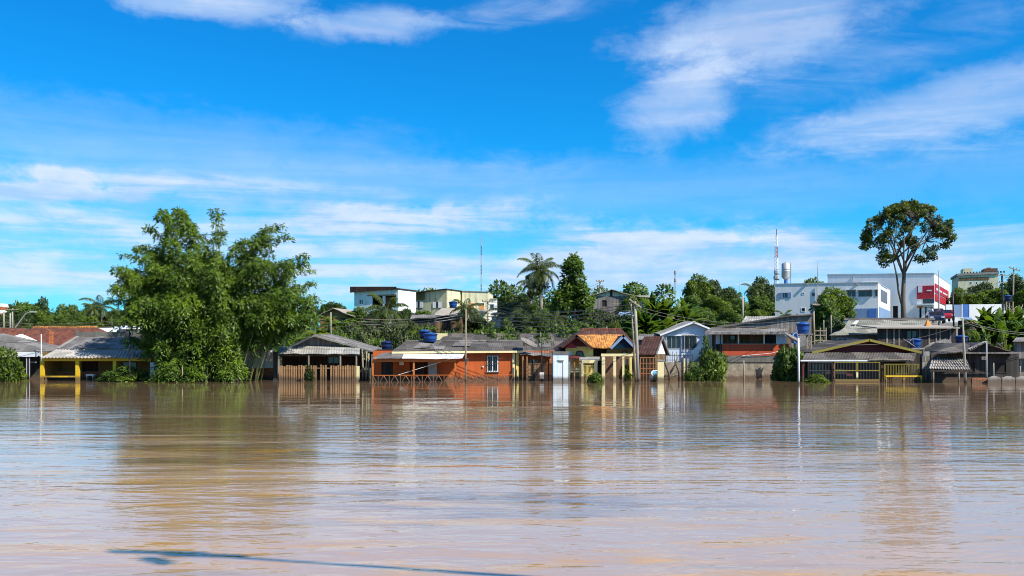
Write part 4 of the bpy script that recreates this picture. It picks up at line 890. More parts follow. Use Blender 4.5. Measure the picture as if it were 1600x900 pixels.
for px in (817, 823.5, 834, 857): MB().pbox(f, px-1.2, px+1.2, 562 if px > 830 else 557, 604, -1.4, -1.28).build('post', 'picket' if px < 830 else 'wood_dark', h)
r, ff, hh = pole(846.5, 529, 596, 69.5, .05, 'thin dark service pole with white box before the tan gate', 'dark_metal', 'service_pole', 'pole')
f = Fr(846.5, 69.3); f.z = f.lz(592); h = thing('service_box', 'small white service box on the pole before the tan gate', 'service box', f); MB().box(-.17,.17,-.2,-.05,0,.5).build('case', 'white_paint', h); MB().box(-.13,.13,-.215,-.202,.05,.45).build('door', 'sheet_white', h)
# white stained gatehouse
f = Fr(888, 68.6); h = thing('gatehouse', 'narrow white and pale blue stained gate block with white door', 'gatehouse', f)
dh = hole(f, 872, 880, 563.5, 604, 0); x0, x1 = f.lx(864.5), f.lx(888); MB().wall(x0, x1, -1.2, f.lz(553.5), 0, .25, [dh]).build('wall', 'stained_blue', h)
MB().box(x0-.0, x0+.2, .26, 1.6, -1.2, f.lz(553.6)).build('side_wall', 'stained_blue', h); MB().box(x1-.2, x1, .26, 1.6, -1.2, f.lz(553.6)).build('side_wall', 'white_paint', h)
MB().box(x0-.05, x1+.05, -.06, 1.7, f.lz(553.4), f.lz(549)).build('cap_slab', 'concrete_dark', h)
MB().box(dh[0], dh[1], .06, .12, -1.2, dh[3]).build('door', 'sheet_white', h); MB().pbox(f, 871, 881, 562.4, 563.8, -.05, .0).build('lintel', 'concrete', h)
# yellow twin-gable house
f = Fr(996, 75.5); h = thing('twin_gable_house', 'yellow house with one maroon and one blue gable under an orange tiled roof', 'house', f)
zw = f.lz(546, 0, 0)
ah = hole(f, 900.5, 911, 549, 556, 0); MB().wall(f.lx(884), f.lx(927), -1.2, f.lz(541.5), 0, .2, [ah]).build('wall', 'butter', h)
MB().box(f.lx(884), f.lx(893), -.03, -.005, -1.2, f.lz(549)).build('wall_patch', 'white_paint', h)
MB().wall(f.lx(948), f.lx(996), -1.2, f.lz(544), 0, .2, [hole(f, 972.5, 979, 548.5, 556, 0)]).build('wall', 'ochre', h)
MB().box(f.lx(927)+.01, f.lx(948)-.01, 1.2, 1.4, -1.2, f.lz(541)).build('wall', 'wood_dark', h)
def arch(px0, px1, py0, py1, name):
    a = f.p(px0, py1, -.02); b = f.p(px1, py0, -.02); xm = (a[0]+b[0])/2; w_ = (b[0]-a[0])/2
    V = [(a[0], a[2]), (b[0], a[2])]+[(xm+w_*math.cos(t), b[2]-w_*.9+w_*.9*math.sin(t)) for t in np.linspace(0, math.pi, 9)]
    o = MB().prism(V, .08, .12).build(name, 'glass', h)
    rim = [(xm+(w_+.02)*math.cos(t), -.03, b[2]-w_*.9+(w_*.9+.02)*math.sin(t)) for t in np.linspace(0, math.pi, 9)]; MB().tube([(rim[0][0],-.03,a[2])]+rim+[(rim[-1][0],-.03,a[2])], .05, 5).build('frame', 'maroon', o)
arch(900.5, 911, 549, 556, 'arched_window'); arch(972.5, 979, 548.5, 556, 'arched_window')
def gable(pxl, pyl, pxp, pyp, pxr, pyr, face, trim, inner):
    yo = -.9
    L_, P_, R_ = f.p(pxl, pyl, yo), f.p(pxp, pyp, yo), f.p(pxr, pyr, yo)
    m = MB(); m.slab(L_, P_, B(P_, 5), B(L_, 5), .09); m.slab(P_, R_, B(R_, 5), B(P_, 5), .09); m.build('gable_roof', 'tile_brown', h)
    m = MB(); m.slab((L_[0],yo-.05,L_[2]+.04), (P_[0],yo-.05,P_[2]+.04), (P_[0],yo-.01,P_[2]+.04), (L_[0],yo-.01,L_[2]+.04), .2); m.slab((P_[0],yo-.05,P_[2]+.04), (R_[0],yo-.05,R_[2]+.04), (R_[0],yo-.01,R_[2]+.04), (P_[0],yo-.01,P_[2]+.04), .2); m.build('barge_board', trim, h)
    MB().prism([(L_[0]+.25, L_[2]-.02), (R_[0]-.25, R_[2]-.02), (P_[0], P_[2]-.2)], .02, .1).build('gable_face', face, h)
    a, b_, c_ = inner; A_, B_, C_ = f.p(*a, -.04), f.p(*b_, -.04), f.p(*c_, -.04); MB().prism([(A_[0],A_[2]), (B_[0],B_[2]), (C_[0],C_[2])], -.04, .015).build('gable_lit_patch', 'sign_red' if face == 'maroon' else 'teal_paint', h)  # brighter triangle colours in the sunlit part of the face under the overhang
gable(876.5, 542, 901, 523.5, 927, 544, 'maroon', 'wood_red', ((882,543.5),(902,543.5),(892.5,534.5)))
gable(953, 544, 974, 523.5, 995, 544.5, 'tank_navy', 'slate_blue', ((958,544.5),(977.5,544.5),(967,534.5)))
MB().prism([(f.lx(882), f.lz(546)), (f.lx(925), f.lz(546)), (f.lx(903), f.lz(536))], .12, .16).build('gable_back', 'butter', h)
e0, e1 = f.p(922, 543, -.6), f.p(957, 543, -.6); t1, t0 = f.p(976, 522.8, 3.2), f.p(902, 522.8, 3.2); MB().corr(e0, e1, t1, t0, .24, .03, .06, 4, .02, 6).build('roof', 'tile_orange', h)
e0, e1 = f.p(872, 543, 1.5), f.p(1006, 546, 1.5); t1, t0 = f.p(972, 514.5, 5.5), f.p(908, 514.5, 5.5); m = MB(); m.slab(B(e0,.0,-.4), B(e1,.0,-.4), t1, t0, .08); m.tri(B(e1,0,-.4), (e1[0]+.6,9,e1[2]-.4), t1, .08); m.tri(B(e0,0,-.4), t0, (e0[0]-.6,9,e0[2]-.4), .08); m.build('rear_roof', 'tile_brown', h)
MB().tube([t0, t1], .12, 7).build('ridge_tiles', 'tile_red', h)
e0, e1 = f.p(888, 559.5, -1.6), f.p(905, 559.5, -1.6); MB().slab(e0, e1, f.p(906,555,-.02), f.p(888,555,-.02), .08).build('awning', 'maroon', h)
e0, e1 = f.p(905, 561.5, -1.8), f.p(939, 561, -1.8); MB().slab(e0, e1, f.p(938,557,-.02), f.p(906,557,-.02), .14).build('awning', 'concrete', h)
f = Fr(934, 71); h = thing('gate_arch', 'cream painted gateway frame beside the white gatehouse', 'gateway', f)
m = MB(); m.pbox(f, 909, 934, 562.5, 567.5, 0, .3); m.build('lintel', 'cream', h)
for a_, b_ in ((908.5, 911.5), (928.5, 933.5)): MB().pbox(f, a_, b_, 567.5, 606, .01, .29).build('post', 'cream', h)
m = MB(); a = f.p(912, 571, .1); b = f.p(928, 571, .1)
for i in range(9): x = a[0]+(b[0]-a[0])*i/8; m.box(x-.02, x+.02, .1, .13, -1, a[2])
for z in (a[2]-.05, .5): m.box(a[0], b[0], .09, .14, z, z+.05)
m.build('bars', 'butter', h)
f = Fr(908, 70.6); h = thing('front_fence', 'low fence of tan posts and rails right of the white gatehouse', 'fence', f)
for px in (889.5, 897.5, 906.5): MB().pbox(f, px-1, px+1.2, 566, 604, 0, .12).build('post', 'post_wood' if px != 897.5 else 'picket', h)
for z in (576, 580): MB().pbox(f, 888, 908, z, z+1.4, .02, .07).build('rail', 'cream', h)
f = Fr(903, 71.6); h = thing('table', 'small dark table standing in the flood behind the tan fence rails', 'table', f)
MB().box(-.55,.55,-.3,.3,.52,.58).build('tabletop', 'wood_dark', h)
for sx in (-.48,.48):
    for sy in (-.24,.24): MB().box(sx-.035,sx+.035,sy-.035,sy+.035,-.8,.52).build('leg', 'wood_dark', h)
f = Fr(996, 70.5); h = thing('pergola', 'cream pergola of square posts before the blue gable', 'pergola', f)
MB().pbox(f, 939.5, 995.5, 552.6, 556.6, 0, .25).build('beam', 'cream', h); MB().pbox(f, 941, 944, 557, 556.7, .25, 3.0)
for px, w_ in ((943,2.6),(960.5,2.2),(974,1.6),(985.5,1.8),(994,1.2)): MB().pbox(f, px-w_, px+w_, 556.6, 606, .02, .02+w_*.08).build('post', 'cream' if px < 980 else 'butter', h)
for px in (950, 972): a = f.p(px, 555, .25); MB().box(a[0]-.07, a[0]+.07, .25, 4.6, a[2]-.12, a[2]+.04).build('joist', 'cream', h)
f = Fr(995, 72.6); h = thing('stone_wall', 'dark brown stone clad wall behind the cream pergola', 'wall', f); MB().wall(f.lx(945), f.lx(995), -1.2, f.lz(556), 0, .3, [hole(f, 976, 983, 560, 576, 0)]).build('cladding', 'stone_brown', h); window(f, h, 976, 983, 560, 576, .0, 'wood_brown', 'glass', .06, 1)
plant('bush2', 978, 563, 71.2, 34, 'glossy broad leaved plant behind the cream pergola posts', 'leafy_plant', 'plant', 'leaf_lime', None, 593, 1.6, .7, 'bark', ('stem', 'foliage'))
plant('bush2', 931, 577, 66.2, 32, 'bushy green plant rising from the water before the pergola', 'shrub', 'shrub', 'leaf_bright', 'shrubs at the waterline', 600, 1.2, .9, 'bark', ('stem', 'foliage'))
# utility pole with its leaning companion
pr, fpole, hpole = pole(998, 471, 598, 67.5, .135, 'tall pale timber utility pole with tilted crossarm right of the pergola', 'pole_concrete', 'utility_pole', 'pole', -6, ((.15, 1.1, 35),), None, .75, 'pole_concrete')
pole(994, 474, 598, 67.9, .08, 'thinner timber prop leaning on the tall utility pole', 'post_wood', 'prop_pole', 'pole', -8)
# small tile-roofed house and its white gable
f = Fr(1024, 71.8, 30); h = thing('small_tile_house', 'small house with brown tile roof and white gable end', 'house', f)
zE = f.lz(552, f.lx(1012), 0); W_ = f.lx(998); dpt = f.ly(1040); pkz = f.lz(525.5, -.2, dpt/2)
m = MB(); m.slab((W_,-.35,zE-.1), (.15,-.35,zE-.1), (.15,dpt/2,pkz), (W_,dpt/2,pkz), .08); m.slab((.15,dpt+.35,zE-.1), (W_,dpt+.35,zE-.1), (W_,dpt/2,pkz), (.15,dpt/2,pkz), .08); m.build('roof', 'tile_brown', h)
MB().prismx([(0.02,zE-.05),(dpt-.02,zE-.05),(dpt/2,pkz-.13)], -.16, 0).build('gable_wall', 'white_paint', h); MB().box(W_+.1, -.01, 0, dpt, -1.2, zE-.05).build('wall', 'wood_brown', h)
m = MB(); m.slab((.16,-.38,zE-.08),(.24,-.38,zE-.08),(.24,dpt/2,pkz+.05),(.16,dpt/2,pkz+.05),.14); m.slab((.16,dpt+.38,zE-.08),(.24,dpt+.38,zE-.08),(.24,dpt/2,pkz+.05),(.16,dpt/2,pkz+.05),.14); m.build('barge_board', 'wood_grey', h)
f = Fr(1034, 80); h = thing('grey_roof_shed', 'low grey sheet roof behind the brown tiles and the pole', 'shed', f); MB().corr(f.p(996,530,0), f.p(1042,530,0), f.p(1042,521.5,3), f.p(999,521.5,3), .2, .02, .04, 3, .03, 4).build('roof', 'fibro', h); MB().box(f.lx(1000), f.lx(1040), .3, 2.8, -1, f.lz(531,0,.3)).build('wall', 'wood_grey', h)
f = Fr(1028, 69.6); h = thing('rusty_gate', 'rusty lattice gate right of the tall utility pole', 'gate', f); m = MB(); a = f.p(1000, 558, 0); b = f.p(1026, 558, 0)
m.ring(a[0], b[0], -.3, a[2], 0, .05, .07)
for i in range(1, 5): x = a[0]+(b[0]-a[0])*i/5; m.box(x-.03, x+.03, .005, .045, -.25, a[2]-.06)
for z in (.55, .95, 1.35): m.box(a[0]+.06, b[0]-.06, .01, .04, z, z+.05)
m.build('bars', 'rust', h)
f = Fr(1038, 69.7); h = thing('gate_pillar', 'broad cream gate pillar beside the rusty gate', 'pillar', f); MB().pbox(f, 1027.5, 1037.5, 564, 606, 0, .5).build('shaft', 'cream', h); MB().pbox(f, 1026.8, 1038.2, 562, 564, -.05, .55).build('cap', 'concrete', h)
f = Fr(1023, 67.4); f.z = -.08; h = thing('plastic_tub', 'tilted light blue plastic half barrel floating by the rusty gate', 'tub', f)
V = []; F = []; n = 14
for j, zz in enumerate((-.62, .62)):
    for k in range(n+1): t_ = math.pi*k/n; V += [(.33*math.cos(t_), .33*math.sin(t_), zz), (.27*math.cos(t_), .27*math.sin(t_), zz)]
w_ = 2*(n+1)
for k in range(n): a = 2*k; F += [(a,a+2,w_+a+2,w_+a), (a+1,w_+a+1,w_+a+3,a+3), (a,a+1,a+3,a+2), (w_+a,w_+a+2,w_+a+3,w_+a+1)]
o = MB().add(V, F).build('shell', 'sky_blue', h, True); o.rotation_euler = (R(30), R(-32), R(40)); o.location = (0,0,.28)
o = MB().tube([(.30*math.cos(t_), .30*math.sin(t_), .63) for t_ in np.linspace(0, math.pi, 10)], .035, 5).build('rim', 'white_paint', h); o.rotation_euler = (R(30), R(-32), R(40)); o.location = (0,0,.28)

# ------------------------------------------------------------ front row, right half
# white two storey house on its stone wall
f = Fr(1112, 76, 6); h = thing('white_house', 'white two storey house with gable and large dark windows', 'house', f)
xl, xr = f.lx(1038), f.lx(1112); zt = f.lz(522, f.lx(1075), 0)
w1 = hole(f, 1041.5, 1063.5, 524, 545, 0); w2 = hole(f, 1066.5, 1088.5, 524, 545, 0); w3 = hole(f, 1097.5, 1105, 524, 529.5, 0); w4 = hole(f, 1079, 1086, 552, 562, 0)
MB().wall(xl, xr, -1.2, zt, 0, .2, [w1, w2, w3, w4]).build('wall', 'white_blue', h); MB().box(xl, xl+.2, .21, 7, -1.2, zt).build('side_wall', 'white_blue', h); MB().box(xr-.2, xr, .21, 7, -1.2, zt).build('side_wall', 'white_blue', h)
P_ = f.p(1084, 502, -.4); El = f.p(1031, 522.5, -.4); Er = f.p(1124, 518.5, -.4)
MB().prism([(xl, zt+.001), (xr, zt+.001), (xr, zt+.35), (P_[0], P_[2]-.12), (xl, zt+.12)], .02, .18).build('gable_wall', 'white_blue', h)
m = MB(); m.corr(El, P_, B(P_,8,.3), B(El,8,.3), .25, .015, .05, 3, .02, 1); m.corr(P_, Er, B(Er,8,.3), B(P_,8,.3), .25, .015, .05, 3, .02, 2); m.build('roof', 'sheet_tan', h)
m = MB(); m.slab(El, P_, (P_[0],-.46,P_[2]), (El[0],-.46,El[2]), .14); m.slab(P_, Er, (Er[0],-.46,Er[2]), (P_[0],-.46,P_[2]), .14); m.build('barge_board', 'white_paint', h)
MB().box(xl-.05, xr+.05, -.09, -.0, zt-.16, zt+.0).build('cornice', 'white_paint', h)
window(f, h, 1041.5, 1063.5, 524, 545, 0, 'grey_metal', 'glass', .06, 2); window(f, h, 1066.5, 1088.5, 524, 545, 0, 'grey_metal', 'glass', .06, 1, 10); window(f, h, 1097.5, 1105, 524, 529.5, 0, 'white_paint', 'glass', .05, 1); window(f, h, 1079, 1086, 552, 562, 0, 'white_paint', 'glass', .05, 0)
a, b = f.p(1076, 566, -.9), f.p(1106, 540, -.9); MB().slab((a[0],-1.1,a[2]), (b[0],-1.1,b[2]), (b[0],-.1,b[2]), (a[0],-.1,a[2]), .22).build('stair_flight', 'white_paint', h)
m = MB(); m.prism([(a[0],a[2]), (b[0],b[2]), (b[0],b[2]+.75), (a[0],a[2]+.75)], -1.2, -1.105); m.build('stair_rail', 'white_paint', h)
for px in (1041, 1069): MB().tube([f.p(px, 517 if px < 1050 else 522, -.2), (f.lx(px,-.2), -.2, .4)], .035, 6).build('downpipe', 'grey_metal', h)
MB().lathe(f.p(1090.5, 556.5, -.1), [(.0,-.2),(.2,-.1),(.2,.1),(.0,.2)], 10).build('wall_fan', 'dark_metal', h)
f = Fr(1084, 73); h = thing('stone_wall', 'rough pale stone garden wall with spikes below the white house', 'wall', f); MB().pbox(f, 1038, 1084, 566, 606, 0, .35).build('masonry', 'stone', h)
m = MB(); a = f.p(1040, 553, .1); b = f.p(1082, 553, .1)
for i in range(13): x = a[0]+(b[0]-a[0])*i/12; m.box(x-.018, x+.018, .1, .13, f.lz(567), a[2]+(.2 if i % 2 else 0))
for z in (f.lz(556), f.lz(563)): m.box(a[0], b[0], .105, .125, z, z+.04)
m.build('spike_rail', 'dark_metal', h)
for px in (1069.5, 1075): MB().pbox(f, px-1.2, px+1.2, 560, 606, -.14, -.005).build('pier', 'cream' if px < 1070 else 'concrete', h)
f = Fr(1061, 72.2); h = thing('dead_tree', 'bare grey forked tree trunk before the rough stone wall', 'tree', f); m = MB()
m.tube([f.p(1047,600), f.p(1046,585), f.p(1040,570), f.p(1036,558)], [.12,.10,.08,.03], 6); m.tube([f.p(1046,585), f.p(1056,568), f.p(1063,562)], [.08,.06,.02], 6); m.tube([f.p(1062,600), f.p(1061,580), f.p(1055,567), f.p(1060,556)], [.12,.1,.07,.03], 6); m.build('trunk', 'bark', h, True)
plant('bush2', 1117, 536, 71, 58, 'big bright green bush between stone wall and red balcony', 'shrub', 'shrub', 'leaf_bright', 'shrubs at the waterline', 598, 0.5, 1, 'bark', ('stem', 'foliage'))
plant('bush1', 1086, 562, 70.4, 34, 'low green bush below the white house stairs', 'shrub', 'shrub', 'leaf_mid', 'shrubs at the waterline', 598, 2.0, 1, 'bark', ('stem', 'foliage'))
plant('bush1', 1104, 520, 73, 26, 'narrow dark leafy shrub climbing beside the stair of the white house', 'shrub', 'shrub', 'leaf_mid', 'shrubs at the waterline', 592, 2.9, 1, 'bark', ('stem', 'foliage'))
# red balcony house
f = Fr(1236, 74); h = thing('balcony_house', 'house with orange red balcony above a mossy concrete base', 'house', f)
xl, xr = f.lx(1128), f.lx(1232)
MB().box(xl, xr, -.1, .12, f.lz(555.5), f.lz(538)).build('balcony_wall', 'red_paint', h); MB().box(xl-.05, xr+.05, -.13, .15, f.lz(538), f.lz(537)).build('coping', 'concrete', h)
MB().box(f.lx(1113), xr+.3, -.12, 3.5, f.lz(566), f.lz(555.6)).build('floor_slab', 'concrete_dark', h); MB().box(f.lx(1106), xr+.3, -.05, .3, -1.2, f.lz(566.05)).build('base_wall', 'stone', h)
w1, w2 = hole(f, 1196, 1214, 521, 538, 1.8), hole(f, 1140, 1150, 523, 532, 1.8); MB().wall(f.lx(1113,1.8), f.lx(1236,1.8), f.lz(555,0,1.8), f.lz(512,0,1.8), 1.8, 2.0, [w1, w2]).build('wall', 'wood_brown', h)
window(f, h, 1196, 1214, 521, 538, 1.8, 'wood_dark', 'glass', .08, 1); window(f, h, 1140, 1150, 523, 532, 1.8, 'wood_dark', 'glass', .08, 0)
for px in (1117.5, 1126, 1154, 1194, 1214): MB().pbox(f, px-.8, px+.8, 518.5, 538 if px > 1126 else 566, -.06, .06).build('post', 'white_paint' if px > 1126 else 'dark_metal', h)
MB().pbox(f, 1213, 1229, 522, 537, .2, .3).build('panel', 'white_blue', h); MB().pbox(f, 1117, 1129, 521, 537.5, .3, .4).build('panel', 'white_blue', h)
e0, e1 = f.p(1101, 519, -.9), f.p(1233, 519, -.9); t1, t0 = f.p(1233, 512.5, 2.2), f.p(1112, 512.5, 2.2); MB().corr(e0, e1, t1, t0, .22, .02, .09, 3, .03, 5).build('awning', 'fibro', h)
MB().box(e0[0], e1[0], -.97, -.92, e0[2]-.18, e0[2]+.02).build('fascia', 'wood_grey', h); MB().lathe(f.p(1178, 521.5, .4), [(.0,-.12),(.12,-.03),(.1,.06),(.03,.1)], 10).build('ceiling_lamp', 'white_paint', h)
MB().tube([f.p(1160,556,-.2), f.p(1205,552,-.3), f.p(1232,545,-.3)], .02, 4).build('clothes_line', 'white_paint', h)
for px in (1163, 1214.5): pole(px, 563 if px < 1200 else 573, 600, 72, .07, 'pale pole leaning on the mossy base of the red balcony' if px < 1200 else 'short pale pole before the base, nearer the vine covered bush', 'post_wood', 'mooring_pole', 'pole', -1)
f = Fr(1272, 79); h = thing('board_shed', 'tall weathered board shed with rising roof behind the red balcony', 'shed', f); zb = f.lz(556)
MB().prism([(f.lx(1112), zb), (f.lx(1268), zb), (f.lx(1268), f.lz(492)), (f.lx(1235), f.lz(493)), (f.lx(1112), f.lz(513))], 0, .15).build('wall', 'wood_grey', h)
MB().box(f.lx(1268)-.15, f.lx(1268), .16, 5, zb, f.lz(492)).build('side_wall', 'wood_grey', h)
a, b_, c = f.p(1106, 514, -.35), f.p(1235, 492.3, -.35), f.p(1271, 490.6, -.35); m = MB(); m.slab(a, b_, B(b_,6,.0), B(a,6,.0), .1); m.slab(b_, c, B(c,6,.0), B(b_,6,.0), .1); m.build('roof', 'fibro_dark', h)
f = Fr(1212, 90, 0, ground(26, 90)); h = thing('sheet_roof_shed', 'pale rippled sheet roof showing above the board shed', 'shed', f); MB().corr(f.p(1158,505,0), f.p(1220,504,0), f.p(1212,494,3), f.p(1165,494,3), .3, .03, .04, 3, .03, 4).build('roof', 'fibro_pale', h); MB().box(f.lx(1163), f.lx(1214), .3, 2.8, -1, f.lz(506)).build('wall', 'wood_grey', h)
f = Fr(1254.5, 73.2); h = thing('tank_stand', 'tall timber stand carrying the bright blue tank beside the board shed', 'stand', f); zt = f.lz(521.5)
MB().box(-.62,.62,-.6,.6,zt-.12,zt-.005).build('platform', 'wood_grey', h)
for sx in (-.5,.5):
    for sy in (-.5,.5): MB().box(sx-.06,sx+.06,sy-.06,sy+.06,-1,zt-.12).build('leg', 'post_wood', h)
MB().tube([(-.5,-.57,.5),(.5,-.57,zt-.4)], .04, 5).build('brace', 'post_wood', h)
tank(1244, 1265.5, 503, 521.5, 73.2, 'bright blue water tank on the tall timber stand by the board shed')
f = Fr(1241, 72.2); h = thing('blue_tarp', 'bright blue tarpaulin hanging below the tank on the timber stand', 'tarp', f)
V = []; F = []
for j in range(7):
    for i in range(9): V.append((-.28+.56*i/8, .10*math.sin(i*1.3+j*.5)-.1, f.lz(536)+(f.lz(521)-f.lz(536))*j/6+.03*math.sin(i*2)))
N_ = len(V); V += [(x, y+.02, z) for x, y, z in V]
for j in range(6):
    for i in range(8): k = j*9+i; F += [(k,k+1,k+10,k+9), (N_+k,N_+k+9,N_+k+10,N_+k+1)]
MB().add(V, F).build('cloth', 'gate_blue', h, True)
pole(1248.5, 528, 602.5, 62.5, .07, 'slim white pole standing in the water before the vine covered bush', 'white_paint', 'white_pole', 'pole', -1, taper=.9)
dish(1237, 530.5, 64, 1.35, 28, 16, 'white satellite dish tilted beside the top of the slim white pole', None)
plant('bush2', 1236, 528, 70.5, 52, 'dark vine covered bush behind the slim white pole', 'shrub', 'shrub', 'leaf_mid', 'shrubs at the waterline', 598, 2.2, 1, 'bark', ('stem', 'foliage'))
plant('bush1', 1220, 545, 71.2, 34, 'loose climbing shrub at the right end of the red balcony', 'shrub', 'shrub', 'leaf_mid', 'shrubs at the waterline', 598, .3, 1, 'bark', ('stem', 'foliage'))
plant('bush1', 1278, 584, 66.4, 54, 'low bright creeper floating before the yellow edged gable', 'shrub', 'shrub', 'leaf_bright', 'shrubs at the waterline', 600, 1, .8, 'bark', ('stem', 'foliage'))
# yellow edged gable house
f = Fr(1440, 69.5); h = thing('yellow_gable_house', 'low house with wide yellow edged gable and barred yellow gates', 'house', f)
yo = -.3; L_, P_, R_ = f.p(1268, 550, yo), f.p(1358, 530, yo), f.p(1440, 549.5, yo)
m = MB(); m.corr(L_, P_, B(P_,9,0), B(L_,9,0), .2, .018, .06, 3, .02, 2); m.corr(P_, R_, B(R_,9,0), B(P_,9,0), .2, .018, .06, 3, .02, 3); m.build('roof', 'fibro_dark', h)
m = MB(); m.slab((L_[0],yo-.06,L_[2]+.03), (P_[0],yo-.06,P_[2]+.03), (P_[0],yo-.01,P_[2]+.03), (L_[0],yo-.01,L_[2]+.03), .19); m.slab((P_[0],yo-.06,P_[2]+.03), (R_[0],yo-.06,R_[2]+.03), (R_[0],yo-.01,R_[2]+.03), (P_[0],yo-.01,P_[2]+.03), .19); m.build('barge_board', 'yellow_green', h)
MB().prism([(L_[0]+.5, L_[2]-.05), (R_[0]-.4, R_[2]-.05), (P_[0], P_[2]-.2)], .55, .65).build('gable_face', 'maroon', h)
a, b = f.p(1252, 563.5, -2.0), f.p(1428, 563, -2.0); MB().corr(a, b, f.p(1432,549.5,-.1), f.p(1260,550.5,-.1), .22, .025, .04, 4, .05, 13).build('porch_roof', 'fibro_dark', h)
MB().pbox(f, 1251, 1358, 562.4, 564.6, -2.1, -2.0).build('gutter', 'sheet_white', h)
m = MB(); m.pbox(f, 1358, 1426, 561, 562, -2.2, -2.0); m.pbox(f, 1366, 1420, 563.4, 564.2, -2.14, -2.04); m.build('loose_board', 'post_wood', h)
MB().wall(f.lx(1258,1), f.lx(1437,1), -1.2, f.lz(550,0,1), 1, 1.2, [hole(f, 1268, 1290, 568, 586, 1), hole(f, 1322, 1336, 568, 598, 1), hole(f, 1400, 1420, 568, 585, 1)]).build('wall', 'wood_dark', h)
window(f, h, 1268, 1290, 568, 586, 1, 'wood_brown', 'glass', .07, 1); window(f, h, 1400, 1420, 568, 585, 1, 'wood_brown', 'glass', .07, 1); MB().box(f.lx(1322,1), f.lx(1336,1), 1.1, 1.15, -1.2, f.lz(568,0,1)).build('door', 'maroon', h)
for px in (1256, 1301.5, 1378.5): MB().pbox(f, px-2, px+2, 564.6, 604, -1.95, -1.7).build('pillar', 'maroon' if px < 1370 else 'wood_red', h)
def barred(f, h, px0, px1, py0, py1, n, mm, mb, y=0, mid=None):
    m = MB(); a = f.p(px0, py1, y); b = f.p(px1, py0, y); m.ring(a[0], b[0], a[2], b[2], y-.03, y+.03, .055)
    if mid: z = f.lz(mid, a[0], y); m.box(a[0]+.07, b[0]-.07, y-.025, y+.025, z-.04, z+.04)
    m.build('frame', mm, h); g = MB()
    for i in range(1, n): x = a[0]+(b[0]-a[0])*i/n; g.box(x-.016, x+.016, y-.012, y+.012, a[2]+.07, b[2]-.07)
    g.build('bars', mb, h)
f = Fr(1376, 67.2); h = thing('yellow_gate', 'pair of yellow framed barred gates under the wide gable', 'gate', f)
barred(f, h, 1303.5, 1339, 565.5, 597.5, 15, 'yellow_green', 'dark_metal', 0, 579); barred(f, h, 1339.5, 1375, 565.5, 597.5, 15, 'yellow_green', 'dark_metal', .01, 579)  # yellow frames turned olive and bars dark to colour in the shade on them
MB().pbox(f, 1305, 1374, 592.6, 596.4, -.045, -.032).build('kick_plate', 'yellow', h); MB().pbox(f, 1338, 1341, 582, 590, -.06, -.032).build('lock_plate', 'cream', h)
f = Fr(1302, 67.4); h = thing('barred_fence', 'dark barred fence panel left of the yellow framed gates', 'fence', f); barred(f, h, 1262, 1301, 566, 598, 17, 'dark_metal', 'dark_metal', 0, 579)
f = Fr(1440, 67.3); h = thing('barred_fence', 'yellowish barred fence panel right of the yellow framed gates', 'fence', f); barred(f, h, 1381, 1436, 568.5, 600, 22, 'yellow_green', 'yellow_green', 0)
f = Fr(1442, 65.6); h = thing('yellow_trestle', 'yellow trestle frame standing in the water right of the gates', 'trestle', f)
MB().pbox(f, 1384, 1441, 586.8, 589, 0, .35).build('top_rail', 'yellow', h)
for px in (1385.2, 1412.5, 1440): MB().pbox(f, px-.9, px+.9, 589, 606, .05, .25).build('leg', 'yellow', h)
for px, D, lab in ((1447, 68, 'pale leaning pole between the wide gable and the tiled awning'), (1456, 67, 'thin pale pole touching the tiled awning')): pole(px, 556 if px < 1450 else 562, 600, D, .06, lab, 'post_wood', 'mooring_pole', 'pole', -1)
f = Fr(1462, 70.5); h = thing('rubble_pillar', 'crumbling concrete block pillar right of the wide gable', 'pillar', f); r_ = random.Random(8)
for k, (a_, b_) in enumerate(((577,606),(566,577),(556,566),(549,556))): MB().pbox(f, 1442+r_.uniform(-1,1), 1453+r_.uniform(-1,1), a_, b_, .0+.01*k, .6+.01*k).build('block', 'concrete' if k % 2 else 'concrete_dark', h)
tank(1419.5, 1440, 528.5, 543.5, 73.5, 'blue water tank behind the right slope of the yellow edged gable')
f = Fr(1430, 73.5); h = thing('tank_stand', 'stand under the blue tank behind the yellow edged gable', 'stand', f); MB().box(-.55,.55,-.55,.55,f.lz(546),f.lz(543.6)).build('platform', 'concrete', h)
for sx in (-.45,.45):
    for sy in (-.45,.45): MB().box(sx-.06,sx+.06,sy-.06,sy+.06,-1,f.lz(546)).build('leg', 'post_wood', h)
dish(1419, 538, 72.6, 1.15, 34, 16, 'white satellite dish just left of the blue tank behind the gable', .5)
# grey roofs and dark board building behind
f = Fr(1462, 84, 0, .6); h = thing('grey_roof_house', 'wide low house with olive grey sheet roof below the white office building', 'house', f)
e0, e1 = f.p(1318, 513, 0), f.p(1458, 513, 0); t1, t0 = f.p(1456, 500.5, 4.2), f.p(1326, 500.5, 4.2); m = MB(); m.corr(e0, e1, t1, t0, .22, .02, .05, 4, .04, 31); m.build('roof', 'roof_olive', h)
MB().slab(f.p(1318,500,4.1), f.p(1461,500,4.1), f.p(1461,496.6,4.6), f.p(1320,496.6,4.6), .1).build('ridge_flashing', 'fibro_dark', h)
a, b = f.p(1296, 523, -2), f.p(1376, 523, -2); MB().corr(a, b, f.p(1378,513.5,-.05), f.p(1318,513.5,-.05), .22, .02, .05, 3, .03, 32).build('lean_to_roof', 'roof_olive', h)
wh = hole(f, 1308, 1325, 528, 538, -1.4); wh2 = hole(f, 1326, 1339, 528, 538, -1.4)
